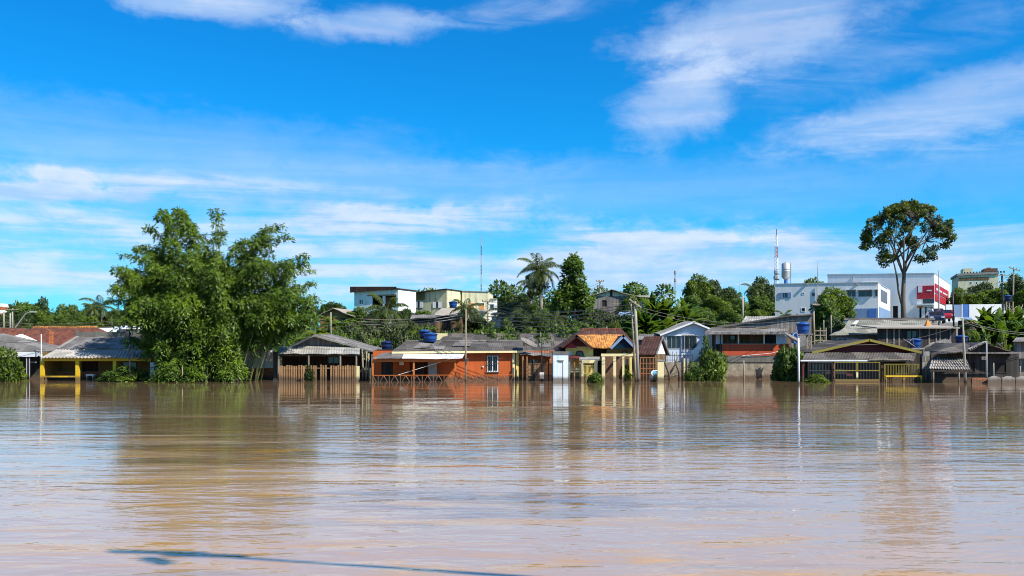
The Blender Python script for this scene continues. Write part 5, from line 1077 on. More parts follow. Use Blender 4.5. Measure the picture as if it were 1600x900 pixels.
MB().wall(f.lx(1300,-1.4), f.lx(1378,-1.4), -.8, f.lz(523.5,0,-1.4), -1.4, -1.2, [wh, wh2]).build('wall', 'concrete', h); window(f, h, 1308, 1325, 528, 538, -1.4, 'white_blue', 'glass_blue', .06, 1); window(f, h, 1326, 1339, 528, 538, -1.4, 'white_blue', 'glass_blue', .06, 1)
MB().box(f.lx(1322), f.lx(1457), .3, 8, -.8, f.lz(513.5,0,.3)).build('rear_wall', 'wood_dark', h)
q = [f.p(*a) for a in ((1331,508,1.2),(1337,508,1.2),(1342,502.5,3.2),(1337,502.5,3.2))]; MB().slab(*[B(p,-.05,.1) for p in q], .03).build('patch_sheet', 'sheet_white', h)
f = Fr(1496, 78); h = thing('board_building', 'long dark board building behind the yellow edged gable', 'house', f); zt = f.lz(512)
w1, w2 = hole(f, 1416, 1434, 516, 532, 0), hole(f, 1474, 1486, 528, 536, 0)
MB().wall(f.lx(1372), f.lx(1494), -1, zt, 0, .18, [w1, w2]).build('wall', 'wood_dark', h); window(f, h, 1416, 1434, 516, 532, 0, 'wood_dark', 'glass', .08, 1); window(f, h, 1474, 1486, 528, 536, 0, 'wood_dark', 'glass', .08, 0)
MB().box(f.lx(1494)-.18, f.lx(1494), .19, 5, -1, zt).build('side_wall', 'wood_dark', h)
for k, px in enumerate((1386, 1397, 1405, 1437, 1452, 1463, 1469, 1485)): MB().pbox(f, px-1, px+1.3, 513, 546, -.05, -.003).build('batten', 'wood_grey' if k % 2 else 'post_wood', h)
a, b = f.p(1370, 511.5, -.6), f.p(1500, 511.5, -.6); MB().slab(a, b, (b[0],4,b[2]+.35), (a[0],4,a[2]+.35), .1).build('roof', 'sheet_tan', h)
f = Fr(1455, 73.6); h = thing('scrap_sheet', 'stacked pale roofing sheets leaning between the gable and the dark house', 'sheets', f)
for k in range(3): MB().corr(f.p(1440+k*3,546-k,0), f.p(1492-k*4,543-k*2,0), f.p(1484-k*3,531-k,.6), f.p(1452+k*2,537-k,.6), .2, .02, .03, 2, .03, k).build('sheet', 'wood_grey' if k == 1 else 'fibro', h)
tank(1492.5, 1512.5, 523.5, 536.5, 74, 'dark blue water tank behind the black roofed house', {'tank_body': 'tank_navy'})
f = Fr(1502.5, 74); h = thing('tank_stand', 'stand under the dark blue tank behind the black roofed house', 'stand', f); MB().box(-.6,.6,-.6,.6,f.lz(539),f.lz(536.6)).build('platform', 'wood_grey', h)
for sx in (-.5,.5):
    for sy in (-.5,.5): MB().box(sx-.06,sx+.06,sy-.06,sy+.06,-1,f.lz(539)).build('leg', 'post_wood', h)
f = Fr(1449.5, 80); f.z = f.lz(520); h = thing('parasol', 'closed orange garden parasol above the dark board building', 'parasol', f); MB().tube([(0,0,-2.5),(0,0,1.35)], .03, 6).build('pole', 'wood_brown', h)
m = MB(); V = [(0,0,1.25)]+[(.42*math.cos(k*math.pi/4)*(1 if k%2 else .8), .42*math.sin(k*math.pi/4)*(1 if k%2 else .8), .45) for k in range(8)]; V += [(x*.93, y*.93, z-.04) for x, y, z in V]
m.add(V, [(0,1+k,1+(k+1)%8) for k in range(8)]+[(9,10+(k+1)%8,10+k) for k in range(8)]+[(1+k,10+k,10+(k+1)%8,1+(k+1)%8) for k in range(8)]); m.build('canopy', 'umbrella_orange', h)
# dark house at the right
f = Fr(1596, 66.5); h = thing('dark_house', 'dark weathered house with black gable and tiled awning at the right', 'house', f)
yo = -.4; P_, R_, L_ = f.p(1541, 535, yo), f.p(1592, 552.5, yo), f.p(1508, 550, yo); zt = f.lz(552)
MB().prism([(f.lx(1509), zt-.02), (f.lx(1590), zt-.02), (P_[0], P_[2]-.12)], .05, .15).build('gable_wall', 'wood_dark', h)
m = MB(); m.corr(L_, P_, B(P_,8,.05), B(L_,8,.05), .2, .02, .06, 3, .03, 41); m.corr(P_, R_, B(R_,8,.05), B(P_,8,.05), .2, .02, .06, 3, .03, 42); m.build('roof', 'fibro_dark', h)
m = MB()
for k in range(9): c = Vector(L_).lerp(Vector(P_), .2+k*.09); m.lathe((c.x, yo+.05, c.z+.02), [(.13,0),(.16,.07),(.08,.13)], 8)
m.build('ridge_tiles', 'tile_pale', h)
MB().pbox(f, 1503, 1592, 550.5, 552.5, yo-.12, yo-.02).build('tie_beam', 'wood_grey', h)
w1, w2 = hole(f, 1555.5, 1573, 566, 583, .6), hole(f, 1515, 1524, 566, 582, .6)
MB().wall(f.lx(1455,.6), f.lx(1592,.6), -1.2, zt-.02, .6, .8, [w1, w2]).build('wall', 'wood_dark', h); window(f, h, 1555.5, 1573, 566, 583, .6, 'wood_dark', 'interior', .06, 0); window(f, h, 1515, 1524, 566, 582, .6, 'wood_dark', 'interior', .06, 0)
a, b = f.p(1453, 553, -.9), f.p(1511, 549, -.9); MB().corr(a, b, f.p(1519,535,2.2), f.p(1500,536.5,2.2), .2, .02, .05, 4, .03, 43).build('side_roof', 'fibro_dark', h)
a, b = f.p(1451, 577, -2.0), f.p(1516, 578, -2.0); d_, c_ = f.p(1456, 561, -.2), f.p(1510, 561, -.2); m = MB()
for j in range(4):
    v0, v1 = j/4, (j+1)/4+.06; A_, B_ = Vector(a).lerp(Vector(d_), v0), Vector(b).lerp(Vector(c_), v0); C_, D_ = Vector(b).lerp(Vector(c_), min(v1,1)), Vector(a).lerp(Vector(d_), min(v1,1))
    up = Vector((0,-.02,.05)); m.corr(A_+up*1.4, B_+up*1.4, C_, D_, .19, .05, .03, 1, .02, j)
m.build('tiled_awning', 'tile_pale', h)
for px in (1459, 1499): MB().pbox(f, px-.8, px+.8, 577.5, 606, -1.95, -1.85).build('post', 'post_wood', h)
MB().pbox(f, 1453, 1517, 578.6, 580.6, -1.98, -1.88).build('beam', 'wood_dark', h)
f = Fr(1543, 64.6); h = thing('low_wall', 'low rust brown wall edging the water before the dark house', 'wall', f); MB().pbox(f, 1519, 1542.5, 590.8, 606, 0, .2).build('masonry', 'brick', h)
f = Fr(1606, 64.3); h = thing('scalloped_fence', 'pale scalloped concrete fence at the right edge of the water', 'fence', f)
for k in range(3):
    a = f.p(1543.5+k*22, 591.5, 0); b = f.p(1565+k*22, 591.5, 0); n = 10; pts = [(a[0], -.6), (b[0], -.6)]+[(b[0]+(a[0]-b[0])*i/n, a[2]+.18*math.sin(math.pi*i/n)) for i in range(n+1)]; MB().prism(pts, 0, .12).build('panel', 'tile_pale', h); MB().box(b[0]+.005, b[0]+.09, -.03, .14, -.6, a[2]+.08).build('post', 'concrete', h)
pole(1509, 497, 600, 65, .115, 'weathered round pole in the water left of the black gable', 'pole_concrete', 'utility_pole', 'pole', -5, taper=.5)
pole(1541.5, 533, 596, 64.9, .07, 'pale grey iron pole before the black gable, with a small box', 'grey_metal', 'iron_pole', 'pole')
f = Fr(1537, 64.8); f.z = f.lz(562); h = thing('meter_box', 'pale meter box beside the grey iron pole', 'meter box', f); MB().box(-.16,.16,-.1,.08,0,.22).build('case', 'white_paint', h); MB().box(-.06,.06,-.115,-.102,.06,.16).build('window', 'glass', h)
pole(1552.5, 567, 596, 64.8, .06, 'short pale post in front of the black window', 'pole_concrete', 'short_post', 'post'); pole(1594, 572, 597, 64.8, .06, 'short grey post at the right edge', 'post_wood', 'short_post', 'post')
f = Fr(1640, 69.5); h = thing('grey_house', 'grey boarded house cut off by the right edge', 'house', f); MB().wall(f.lx(1587), f.lx(1640), -1.2, f.lz(534), 0, .2, [hole(f, 1593, 1606, 560, 580, 0)]).build('wall', 'wood_grey', h); window(f, h, 1593, 1606, 560, 580, 0, 'wood_dark', 'glass', .06, 1); a, b = f.p(1582, 533, -.5), f.p(1640, 533, -.5); MB().corr(a, b, f.p(1640,527,3), f.p(1588,527,3), .2, .02, .05, 3, .02, 3).build('roof', 'fibro', h)
dish(1561, 541, 70, .7, 40, 14, 'small white satellite dish behind the right slope of the black gable', None)

# ------------------------------------------------------------ second row and hill top
def block(f, h, px0, top0, top1, depth, wallm, sidem, roofm, fas=.35, over=.25, holes=(), bottom=None):
    """flat fronted block in its own frame: front wall with openings, right side wall, sloping roof slab with fascia"""
    a = f.p(px0, top0, 0); z1 = f.lz(top1, 0, 0); zb = -1.5
    hs_ = list(holes); zl = min(a[2], z1)
    MB().wall(a[0], 0, zb, zl, 0, .25, hs_).build('wall', wallm, h)
    if abs(a[2]-z1) > .02: MB().prism([(a[0], zl+.001), (0, zl+.001), (0, z1), (a[0], a[2])] if a[2] > zl else [(a[0], zl+.001), (0, zl+.001), (0, z1)], .01, .24).build('wall_top', wallm, h)
    MB().box(-.25, 0, .251, depth, zb, z1).build('side_wall', sidem, h); MB().box(a[0], a[0]+.25, .251, depth, zb, a[2]).build('side_wall', wallm, h)
    MB().box(a[0]+.26, -.26, depth-.25, depth, zb, zl).build('rear_wall', wallm, h)
    m = MB(); m.slab((a[0]-over,-over,a[2]+fas), (over*.3,-over,z1+fas), (over*.3,depth+over,z1+fas), (a[0]-over,depth+over,a[2]+fas), fas-.002); m.build('roof', roofm, h)
    return a
def gz(px, D): return ground((px-800)/FPX*D, D)
TH = 25
# white house with lean-to roof: shade on its front put into pale green
f = Fr(622, 112, TH, gz(622,112)); h = thing('mint_house', 'pale green house on the hill with white flank and dark roof edge', 'house', f)
w1 = hole(f, 561, 568, 467, 476, 0); pc = hole(f, 578, 619, 461.5, 481, 0)
a = block(f, h, 553.5, 455.5, 452, f.ly(650), 'mint', 'white_paint', 'wood_red', .14, .35, [w1, pc]); window(f, h, 561, 568, 467, 476, 0, 'white_paint', 'glass', .09, 1)
MB().box(pc[0], pc[1], 1.8, 1.9, pc[2], pc[3]).build('porch_wall', 'ochre', h); MB().box(pc[0], pc[1], .25, 1.8, pc[2]-.1, pc[2]).build('porch_floor', 'concrete', h); MB().box(f.lx(592,1.8)-.5, f.lx(592,1.8)+.4, 1.74, 1.79, pc[2], pc[3]-.5).build('door', 'wood_red', h)
for px in (578, 598): x = f.lx(px); MB().box(x, x+.28, -.01, .26, pc[2], pc[3]).build('pillar', 'white_paint', h)
MB().prism([(f.lx(575)-.1, pc[3]+.02), (f.lx(619), pc[3]+.02), (f.lx(619), pc[3]+.14), (f.lx(575)-.1, pc[3]+.14)], -.06, -.01).build('lintel', 'ochre', h)
MB().prism([(a[0]-.36, f.lz(448,a[0],0)), (a[0]-.36, f.lz(457.5,a[0],0)), (.0, f.lz(451.3,0,0)), (.0, f.lz(448.2,0,0))], -.42, -.36).build('fascia', 'wood_red', h)
# stained yellow house
f = Fr(698, 116, TH, gz(698,116)); h = thing('stained_house', 'mould stained yellow house with white shutters next to the pale green one', 'house', f)
w1, w2 = hole(f, 647.5, 661, 471, 481.5, 0), hole(f, 676.5, 690, 471, 481.5, 0); block(f, h, 643.5, 459, 452.5, f.ly(723.5), 'shaded_plaster', 'dirty_cream', 'wood_red', .12, .35, [w1, w2])
for (p0, p1) in ((647.5,661),(676.5,690)):
    o, q = window(f, h, p0, p1, 471, 481.5, 0, 'wood_brown', 'glass', .07, 1); 
    for x0, x1 in ((q[0], q[0]+(q[1]-q[0])*.36), (q[1]-(q[1]-q[0])*.36, q[1])): MB().box(x0, x1, -.07, -.04, q[2]+.03, q[3]-.03).build('shutter', 'white_paint', o)
MB().box(f.lx(645), f.lx(664), -.07, -.005, f.lz(468,f.lx(655),0), f.lz(457.5,f.lx(655),0)).build('render_patch', 'ochre', h)
# cream house with orange shutters
f = Fr(763, 119, 4, gz(763,119)); h = thing('cream_house', 'cream walled house with orange shutters below the tall radio mast', 'house', f)
w1, w2 = hole(f, 733, 741, 473, 484, 0), hole(f, 748.5, 757, 473, 484, 0); block(f, h, 722, 455, 456.5, 7, 'dirty_cream', 'dirty_cream', 'concrete', .08, .1, [w1, w2])
for (p0, p1) in ((733,741),(748.5,757)): o, q = window(f, h, p0, p1, 473, 484, 0, 'white_paint', 'glass', .06, 0); MB().box(q[0]+.04, q[1]-.04, -.06, -.036, q[2]+.04, q[3]-(.05 if p0 < 740 else .35)).build('shutter', 'umbrella_orange', o)
MB().box(f.lx(722), -.02, -.9, -.005, f.lz(487,0,0), f.lz(485.5,0,0)).build('ledge', 'concrete', h)
f = Fr(776, 121, 0, gz(776,121)); h = thing('white_annex', 'little white house with blue window right of the orange shutters', 'house', f); w1 = hole(f, 765, 772, 475, 482, 0)
block(f, h, 762, 467.5, 467.5, 5, 'white_paint', 'white_paint', 'concrete', .1, .2, [w1]); window(f, h, 765, 772, 475, 482, 0, 'slate_blue', 'glass', .08, 0)
f = Fr(722, 97, 0, gz(722,97)); h = thing('brown_shed', 'brown walled shed with pale hipped roof below the stained yellow house', 'shed', f)
e0, e1 = f.p(676, 492.5, -.4), f.p(724, 492.5, -.4); t1, t0 = f.p(714, 481.5, 2), f.p(690, 481.5, 2); eb0, eb1 = B(e0, 5), B(e1, 5)
m = MB(); m.slab(e0, e1, t1, t0, .06); m.tri(eb0, e0, t0, .06); m.tri(e1, eb1, t1, .06); m.slab(eb1, eb0, t0, t1, .06); m.build('roof', 'sheet_tan', h); w1 = hole(f, 690, 704, 498, 516, 0); MB().wall(f.lx(679), f.lx(721), -1, f.lz(492.6), 0, .2, [w1]).build('wall', 'wood_brown', h); MB().box(w1[0], w1[1], .08, .12, -1, w1[3]).build('door', 'interior', h); MB().box(f.lx(679), f.lx(679)+.2, .21, 4.4, -1, f.lz(492.6)).build('side_wall', 'wood_brown', h); MB().box(f.lx(721)-.2, f.lx(721), .21, 4.4, -1, f.lz(492.6)).build('side_wall', 'wood_brown', h)
tank(701, 715, 470.5, 480.5, 104, 'blue water tank in front of the stained yellow house', {'lid': 'tank_blue'})
f = Fr(708, 104, 0, gz(708,104)); h = thing('tank_stand', 'timber tower under the blue tank before the stained yellow house', 'stand', f); z_ = f.lz(480.6); MB().box(-.5,.5,-.5,.5,z_-.1,z_-.005).build('platform', 'wood_dark', h)
for sx in (-.4,.4):
    for sy in (-.4,.4): MB().box(sx-.07,sx+.07,sy-.07,sy+.07,-.5,z_-.1).build('leg', 'wood_dark', h)
# small houses between bamboo and mint house
f = Fr(552, 105, 10, gz(552,105)); h = thing('hill_cottage', 'small cottage with tan sheet gable left of the pale green house', 'house', f); zb = f.lz(496)
L_, P_, R_ = f.p(496,493,0), f.p(520,481.5,0), f.p(552,494,0); MB().prism([(L_[0]+.2, -1), (R_[0]-.2, -1), (R_[0]-.2, R_[2]-.02), (P_[0], P_[2]-.1), (L_[0]+.2, L_[2]-.02)], .4, .55).build('wall', 'ochre', h)
m = MB(); m.corr(L_, P_, B(P_,6,.1), B(L_,6,.1), .25, .02, .05, 2, .02, 1); m.corr(P_, R_, B(R_,6,.1), B(P_,6,.1), .25, .02, .05, 2, .02, 2); m.build('roof', 'sheet_tan', h); MB().box(f.lx(527,.4), f.lx(540,.4), .3, .39, f.lz(506), f.lz(497)).build('window', 'interior', h)
f = Fr(665, 92, 0, gz(665,92)); h = thing('lean_to', 'small sheet roofed lean-to among the scrub below the stained house', 'shed', f); MB().corr(f.p(640,498,0), f.p(682,496,0), f.p(680,491,2), f.p(644,492,2), .25, .02, .04, 2, .03, 1).build('roof', 'fibro', h); MB().box(f.lx(644), f.lx(679), .3, 2, -1, f.lz(498)).build('wall', 'wood_dark', h)
f = Fr(785, 100, 0, gz(785,100)); h = thing('lean_to', 'small brown sheet lean-to under the palms right of the cream house', 'shed', f); MB().corr(f.p(766,492,0), f.p(790,494,0), f.p(788,488,2), f.p(769,488,2), .25, .02, .04, 2, .03, 1).build('roof', 'fibro_pale', h); MB().wall(f.lx(768), f.lx(787), -1, f.lz(493.5), .3, .5, []).build('wall', 'white_paint', h)
# left background house tops
f = Fr(246, 100, 0, gz(246,100)); h = thing('blue_white_house', 'pale blue walled house with white sheet roof behind the yellow house roof', 'house', f); MB().wall(f.lx(176), f.lx(245), -1, f.lz(510), .4, .6, [hole(f, 196, 206, 512, 518, .4)]).build('wall', 'white_blue', h); MB().slab(f.p(152,520,-1.5), f.p(190,520,-1.5), f.p(176,512,.3), f.p(152,512.5,.3), .06).build('roof', 'sheet_white', h); MB().slab(f.p(186,513.5,-.2), f.p(248,513.5,-.2), f.p(248,508.5,3), f.p(190,508.5,3), .06).build('roof', 'sheet_white', h)
# hill house with timber gable
f = Fr(1004, 104, 4, gz(1004,104)); h = thing('hill_house', 'dark timber house with cream gable on the hill behind the utility pole', 'house', f)
L_, P_, R_ = f.p(923,462,-.4), f.p(955,452,-.4), f.p(998,463,-.4); zt = f.lz(463, f.lx(960), 0)
MB().wall(f.lx(927), f.lx(996), -2, zt, 0, .2, [hole(f, 941, 948, 469, 479, 0), hole(f, 967, 984, 467, 479, 0)]).build('wall', 'wood_grey', h); MB().box(f.lx(941), f.lx(948), .1, .14, f.lz(479,0,0), f.lz(469,0,0)).build('door', 'interior', h); window(f, h, 967, 984, 467, 479, 0, 'wood_dark', 'glass', .1, 1)
MB().prism([(f.lx(927), zt+.01), (f.lx(996), zt+.01), (P_[0], P_[2]-.15)], .02, .18).build('gable_wall', 'dirty_cream', h); MB().pbox(f, 953.5, 957, 453.5, 463, -.06, .015).build('king_post', 'wood_dark', h)
m = MB(); m.corr(L_, P_, B(P_,7,.15), B(L_,7,.15), .25, .02, .07, 2, .02, 1); m.corr(P_, R_, B(R_,7,.15), B(P_,7,.15), .25, .02, .07, 2, .02, 2); m.slab(R_, f.p(1022,464,-.4), B(f.p(1022,460,-.4),5,.2), B(R_,5,.4), .07); m.build('roof', 'sheet_tan', h); MB().pbox(f, 920, 940, 459, 463, 5, 5.3).build('rear_fascia', 'sheet_white', h)
m = MB(); m.pbox(f, 956, 998, 488, 489.5, -2.5, -2.4)
for px in (958, 972, 986, 997): m.pbox(f, px-.5, px+.5, 474, 508, -2.5, -2.4)
m.pbox(f, 956, 998, 474, 475.5, -2.52, -2.38); m.build('porch_frame', 'post_wood', h)
f = Fr(992, 97, 0, gz(992,97)); h = thing('blue_roof_hut', 'small hut with pale blue sheet roof and orange wall on the slope', 'shed', f); MB().corr(f.p(964,494,0), f.p(992,494,0), f.p(988,487,2), f.p(968,487,2), .25, .02, .04, 2, .02, 1).build('roof', 'slate_blue', h); MB().box(f.lx(966), f.lx(990), .3, 2, -1, f.lz(494.3)).build('wall', 'ochre', h)
tank(1000, 1007.5, 472.5, 480, 96, 'small blue water tank on a stand behind the top of the utility pole')
f = Fr(1003.7, 96, 0, gz(1003,96)); h = thing('tank_stand', 'thin stand under the small blue tank behind the utility pole top', 'stand', f); z_ = f.lz(480.1); MB().box(-.35,.35,-.35,.35,z_-.08,z_-.005).build('platform', 'wood_dark', h)
for sx in (-.28,.28):
    for sy in (-.28,.28): MB().box(sx-.05,sx+.05,sy-.05,sy+.05,-.5,z_-.08).build('leg', 'post_wood', h)
# white office building, nearer wing
f = Fr(1372, 122, 28, gz(1372,122)); h = thing('office_wing', 'white office wing with blue ground floor band and hooded windows', 'building', f)
wins = [(1222,1230.5,457,466),(1253,1257.5,456.5,460.5),(1268,1274,456.5,463.5),(1252,1258.5,480.5,487.5),(1323,1337.5,453.5,464),(1341,1363,453.5,464),(1366.5,1371.8,453.5,463.5)]
hl = [hole(f, *w, 0) for w in wins]; a = block(f, h, 1211, 445, 442.5, f.ly(1391), 'white_wall', 'white_paint', 'steel', .16, .06, hl)
for i, w in enumerate(wins): window(f, h, *w, 0, 'slate_blue' if i == 0 else ('white_paint' if i in (1,2,3) else 'grey_metal'), 'glass', .08, 1 if w[1]-w[0] > 7 else 0)
q = hl[0]
for x in (q[0]-.5, q[1]+.04): MB().box(x, x+.46, -.07, -.01, q[2], q[3]).build('shutter', 'slate_blue', h)
for k in (4, 5, 6): q = hl[k]; MB().box(q[0]-.08, q[1]+.08, -.35, -.005, q[3]+.02, q[3]+.1).build('window_hood', 'grey_metal', h)
for px in (1260, 1339): z1 = f.lz(443.5, f.lx(px), 0); MB().box(f.lx(px)-.12, f.lx(px)+.12, -.3, -.01, z1-.2, z1+.1).build('downpipe_head', 'grey_metal', h)
MB().tube([f.p(1277,446,-.12), f.p(1277,490,-.12)], .06, 6).build('downpipe', 'grey_metal', h)
MB().box(f.lx(1318), -.02, -.06, -.005, f.lz(500,0,0), f.lz(481.5,0,0)).build('blue_band', 'slate_blue', h); MB().box(f.lx(1357), f.lx(1369), -.10, -.062, f.lz(500,0,0), f.lz(483,0,0)).build('shutter_door', 'gate_blue', h)
y0, y1 = f.ly(1376), f.ly(1386); zc = f.lz; MB().box(.005, .05, y0, y1, f.q(1380,472,0)[2], f.q(1380,454,0)[2]).build('side_window', 'glass', h); MB().box(.005, .06, y0, y1, f.q(1380,448,0)[2], f.q(1380,446.6,0)[2]).build('sign_lettering', 'slate_blue', h); MB().box(.005, .06, f.ly(1373), f.ly(1391), f.q(1380,502,0)[2], f.q(1380,482,0)[2]).build('blue_band', 'slate_blue', h)
# gallery building with the red front
f = Fr(1460, 136, 31, gz(1460,136)); h = thing('shop_building', 'large white building with red shop front and white right flank', 'building', f)
doors = [hole(f, 1436, 1441, 480, 505, 0), hole(f, 1444, 1449, 480, 505, 0), hole(f, 1452, 1458, 480, 505, 0), hole(f, 1395, 1403, 478, 505, 0)]
block(f, h, 1293, 430.5, 428.5, f.ly(1485), 'white_wall', 'white_paint', 'steel', .2, .06, doors)
for q in doors: MB().box(q[0], q[1], .12, .18, q[2], q[3]).build('shop_door', 'interior', h)
MB().box(f.lx(1433), .0, -.12, -.006, f.lz(466.5,0,0), f.lz(446,0,0)).build('red_panel', 'sign_red', h); MB().box(f.lx(1433), -.02, -.9, -.006, f.lz(477,0,0), f.lz(474.5,0,0)).build('canopy', 'white_paint', h)
MB().box(f.lx(1442), -.02, -.10, -.008, f.lz(474,0,0), f.lz(467,0,0)).build('dark_window', 'glass', h)
for (p0, p1, q0, q1) in ((1434.5,1441,447,457),(1448,1456,453,455),):
    a, b = f.p(p0, q1, -.13), f.p(p1, q0, -.13); MB().box(a[0], b[0], -.16, -.122, a[2], b[2]).build('emblem', 'car_white', h)
MB().box(f.lx(1433), f.lx(1441), -.10, -.008, f.lz(480,0,0), f.lz(477.5,0,0)).build('orange_sign', 'umbrella_orange', h)
ya, yb = .3, f.ly(1481); zz = lambda py: f.q(1470, py, 0)[2]
MB().box(.005, .12, ya, yb, zz(461.5), zz(448.5)).build('side_red_panel', 'sign_red', h); MB().box(.005, .12, ya, yb, zz(474), zz(463.5)).build('side_red_panel', 'sign_red', h)
for k, (p0, p1) in enumerate(((1461.5,1465),(1466.5,1470.5),(1472,1479))): MB().box(.121, .15, f.ly(p0), f.ly(p1), zz(457.8), zz(454.6+k*.4)).build('emblem', 'car_white', h)
for px in (1434, 1443, 1451): x = f.lx(px); MB().box(x-.25, x+.25, -.3, -.007, -1, f.lz(480.5,0,0)).build('pillar', 'white_paint', h)
MB().box(f.lx(1347), f.lx(1372), -.14, -.006, f.lz(441.5,0,0), f.lz(437.5,0,0)).build('sign_board', 'white_paint', h); MB().tube([f.p(1333,431,-.1), f.p(1333,445,-.1)], .07, 6).build('downpipe', 'grey_metal', h)
pole(1467, 423, 500, 118, .09, 'slim grey street pole in front of the red shop front', 'grey_metal', 'street_pole', 'pole')
pole(1490.5, 456, 508, 95, .10, 'black pole at the kerb right of the parked cars', 'dark_metal', 'street_pole', 'pole', -2)
# far apartment block
f = Fr(1560, 205, 20, gz(1560,205)); h = thing('apartment_block', 'distant cream apartment block rising over the trees at the right', 'building', f)
w1 = [hole(f, 1515+k*9, 1519+k*9, 440, 445, 0) for k in range(4)]; block(f, h, 1497, 431, 428, 12, 'dirty_cream', 'cream', 'concrete', .5, .3, w1)
for k in range(4): window(f, h, 1515+k*9, 1519+k*9, 440, 445, 0, 'white_paint', 'glass', .12, 0)
MB().box(f.lx(1498), f.lx(1545), -.06, -.01, f.lz(437,0,0), f.lz(432.5,0,0)).build('brown_band', 'wood_brown', h); MB().box(f.lx(1506), f.lx(1521), 1, 6, f.lz(430,0,1), f.lz(418,0,1)).build('stair_tower', 'dirty_cream', h); MB().box(f.lx(1539), f.lx(1560), 1, 6, f.lz(429,0,1), f.lz(419,0,1)).build('water_tower', 'stone_brown', h); MB().box(f.lx(1545), f.lx(1550), 2, 5, f.lz(419,0,1)+.002, f.lz(417,0,1)).build('roof_hatch', 'brick', h)
m = MB()
for k in range(14): x = f.lx(1506)+k*.62; m.box(x, x+.3, -.28, -.1, f.lz(429.5,0,0)+.45, f.lz(427,0,0)+.5)
m.build('railing', 'dark_metal', h)
f = Fr(12, 230, 0, gz(12,230)); h = thing('far_tower', 'narrow white and red striped building at the left edge', 'building', f); zt = f.lz(474)
for k in range(5): MB().box(f.lx(-30), f.lx(2), 0, 4, 0 if k == 0 else f.lz(500-k*5.2), f.lz(500-(k+1)*5.2)).build('storey', 'white_paint' if k % 2 == 0 else 'brick', h)
# street wall, gates, pavement and cars
f = Fr(1640, 128, 8, gz(1600,128)); h = thing('street_wall', 'white street wall with blue and grey gates behind the parked cars', 'wall', f)
MB().wall(f.lx(1478), f.lx(1640), -1.5, f.lz(475.5, f.lx(1520), 0), 0, .3, [hole(f,1490.5,1502.5,474,496,0), hole(f,1504,1514.5,474,496,0)]).build('masonry', 'white_wall', h); MB().box(f.lx(1490.5), f.lx(1502.5), .05, .12, -1.5, f.lz(476,f.lx(1497),0)).build('gate', 'slate_blue', h); MB().box(f.lx(1504), f.lx(1514.5), .05, .12, -1.5, f.lz(475.5,f.lx(1509),0)).build('gate', 'gate_blue', h)
m = MB(); V = []; F = []
xs_ = [46+i*3 for i in range(14)]
for y in (100, 106, 112, 118, 124, 127):
    for x in xs_: V.append((x, y, max(ground(x,y)+.22, ground(x, y-3)+.2)))
n_ = len(xs_)
for j in range(5):
    for i in range(n_-1): F.append((j*n_+i, j*n_+i+1, (j+1)*n_+i+1, (j+1)*n_+i))
mat('asphalt', (0.17, 0.15, 0.13), 0.2, 0.5, 0.9, .3, (0.1,0.09,0.075)); MB().add(V, F).build('street', 'asphalt', None, False, 'structure')
def car(px, py, D, rz, paint, label, wpx):
    f = Fr(px, D); f.z = CAM_H+(HOR-py)/FPX*D; h = thing('parked_car', label, 'car', f, 'cars parked up the street'); h.rotation_euler = (0,0,R(rz))
    prof = [(-2.0,.32),(-2.02,.75),(-1.9,.92),(-1.35,1.0),(-.75,1.42),(.75,1.45),(1.35,1.02),(1.95,.92),(2.05,.7),(2.0,.32)]
    o = MB().prism(prof, -.82, .82).build('body', paint, h); bv = o.modifiers.new('round', 'BEVEL'); bv.width = .12; bv.segments = 3
    m = MB(); m.prism([(-1.18,1.03),(-.70,1.36),(-.05,1.37),(-.05,1.03)], -.835, .835); m.prism([(.03,1.03),(.03,1.37),(.70,1.38),(1.18,1.04)], -.835, .835); m.build('side_window', 'car_glass', h)
    MB().slab((-1.42,-.66,1.0),(-1.42,.66,1.0),(-.82,.6,1.42),(-.82,-.6,1.42),-.02).build('windscreen', 'car_glass', h); MB().slab((1.42,-.66,1.02),(1.42,.66,1.02),(.82,.6,1.45),(.82,-.6,1.45),-.02).build('rear_window', 'car_glass', h)
    for sy in (-.6,.6): MB().box(-2.06,-1.98,sy-.18,sy+.18,.62,.78).build('headlight', 'sheet_white', h); MB().box(1.98,2.06,sy-.16,sy+.16,.66,.84).build('tail_light', 'sign_red', h)
    for sx in (-1.25,1.25):
        for sy in (-.78,.78): o = MB().lathe((0,0,-.1), [(.2,0),(.31,0),(.33,.05),(.33,.15),(.31,.2),(.2,.2)], 18).build('wheel', 'rubber', h); o.rotation_euler = (R(90),0,0); o.location = (sx,sy,.33)
    s = wpx/FPX*D/2.6; return h
car(1463, 505.5, 108, 68, 'car_navy', 'dark navy car parked facing the river, in front of the red one', 16)
car(1476, 502, 115, 75, 'car_red', 'bright red car parked behind the dark navy one', 12)
car(1463, 499, 121, 80, 'car_white', 'white car parked furthest up the street, above the navy one', 12)
f = Fr(1520, 96, 0, gz(1520,96)+.2); h = thing('market_stall', 'small stall with blue and orange sheet roofs beside the banana plants', 'stall', f); MB().slab(f.p(1505,500,0), f.p(1520,499,0), f.p(1518,496,1.5), f.p(1506,496,1.5), .05).build('roof', 'slate_blue', h); MB().slab(f.p(1511,505,-.4), f.p(1524,504,-.4), f.p(1523,500,.8), f.p(1515,501,.8), .05).build('awning', 'umbrella_orange', h); MB().box(f.lx(1507), f.lx(1522), .1, 1.4, -1, f.lz(500.3)).build('wall', 'wood_red', h)

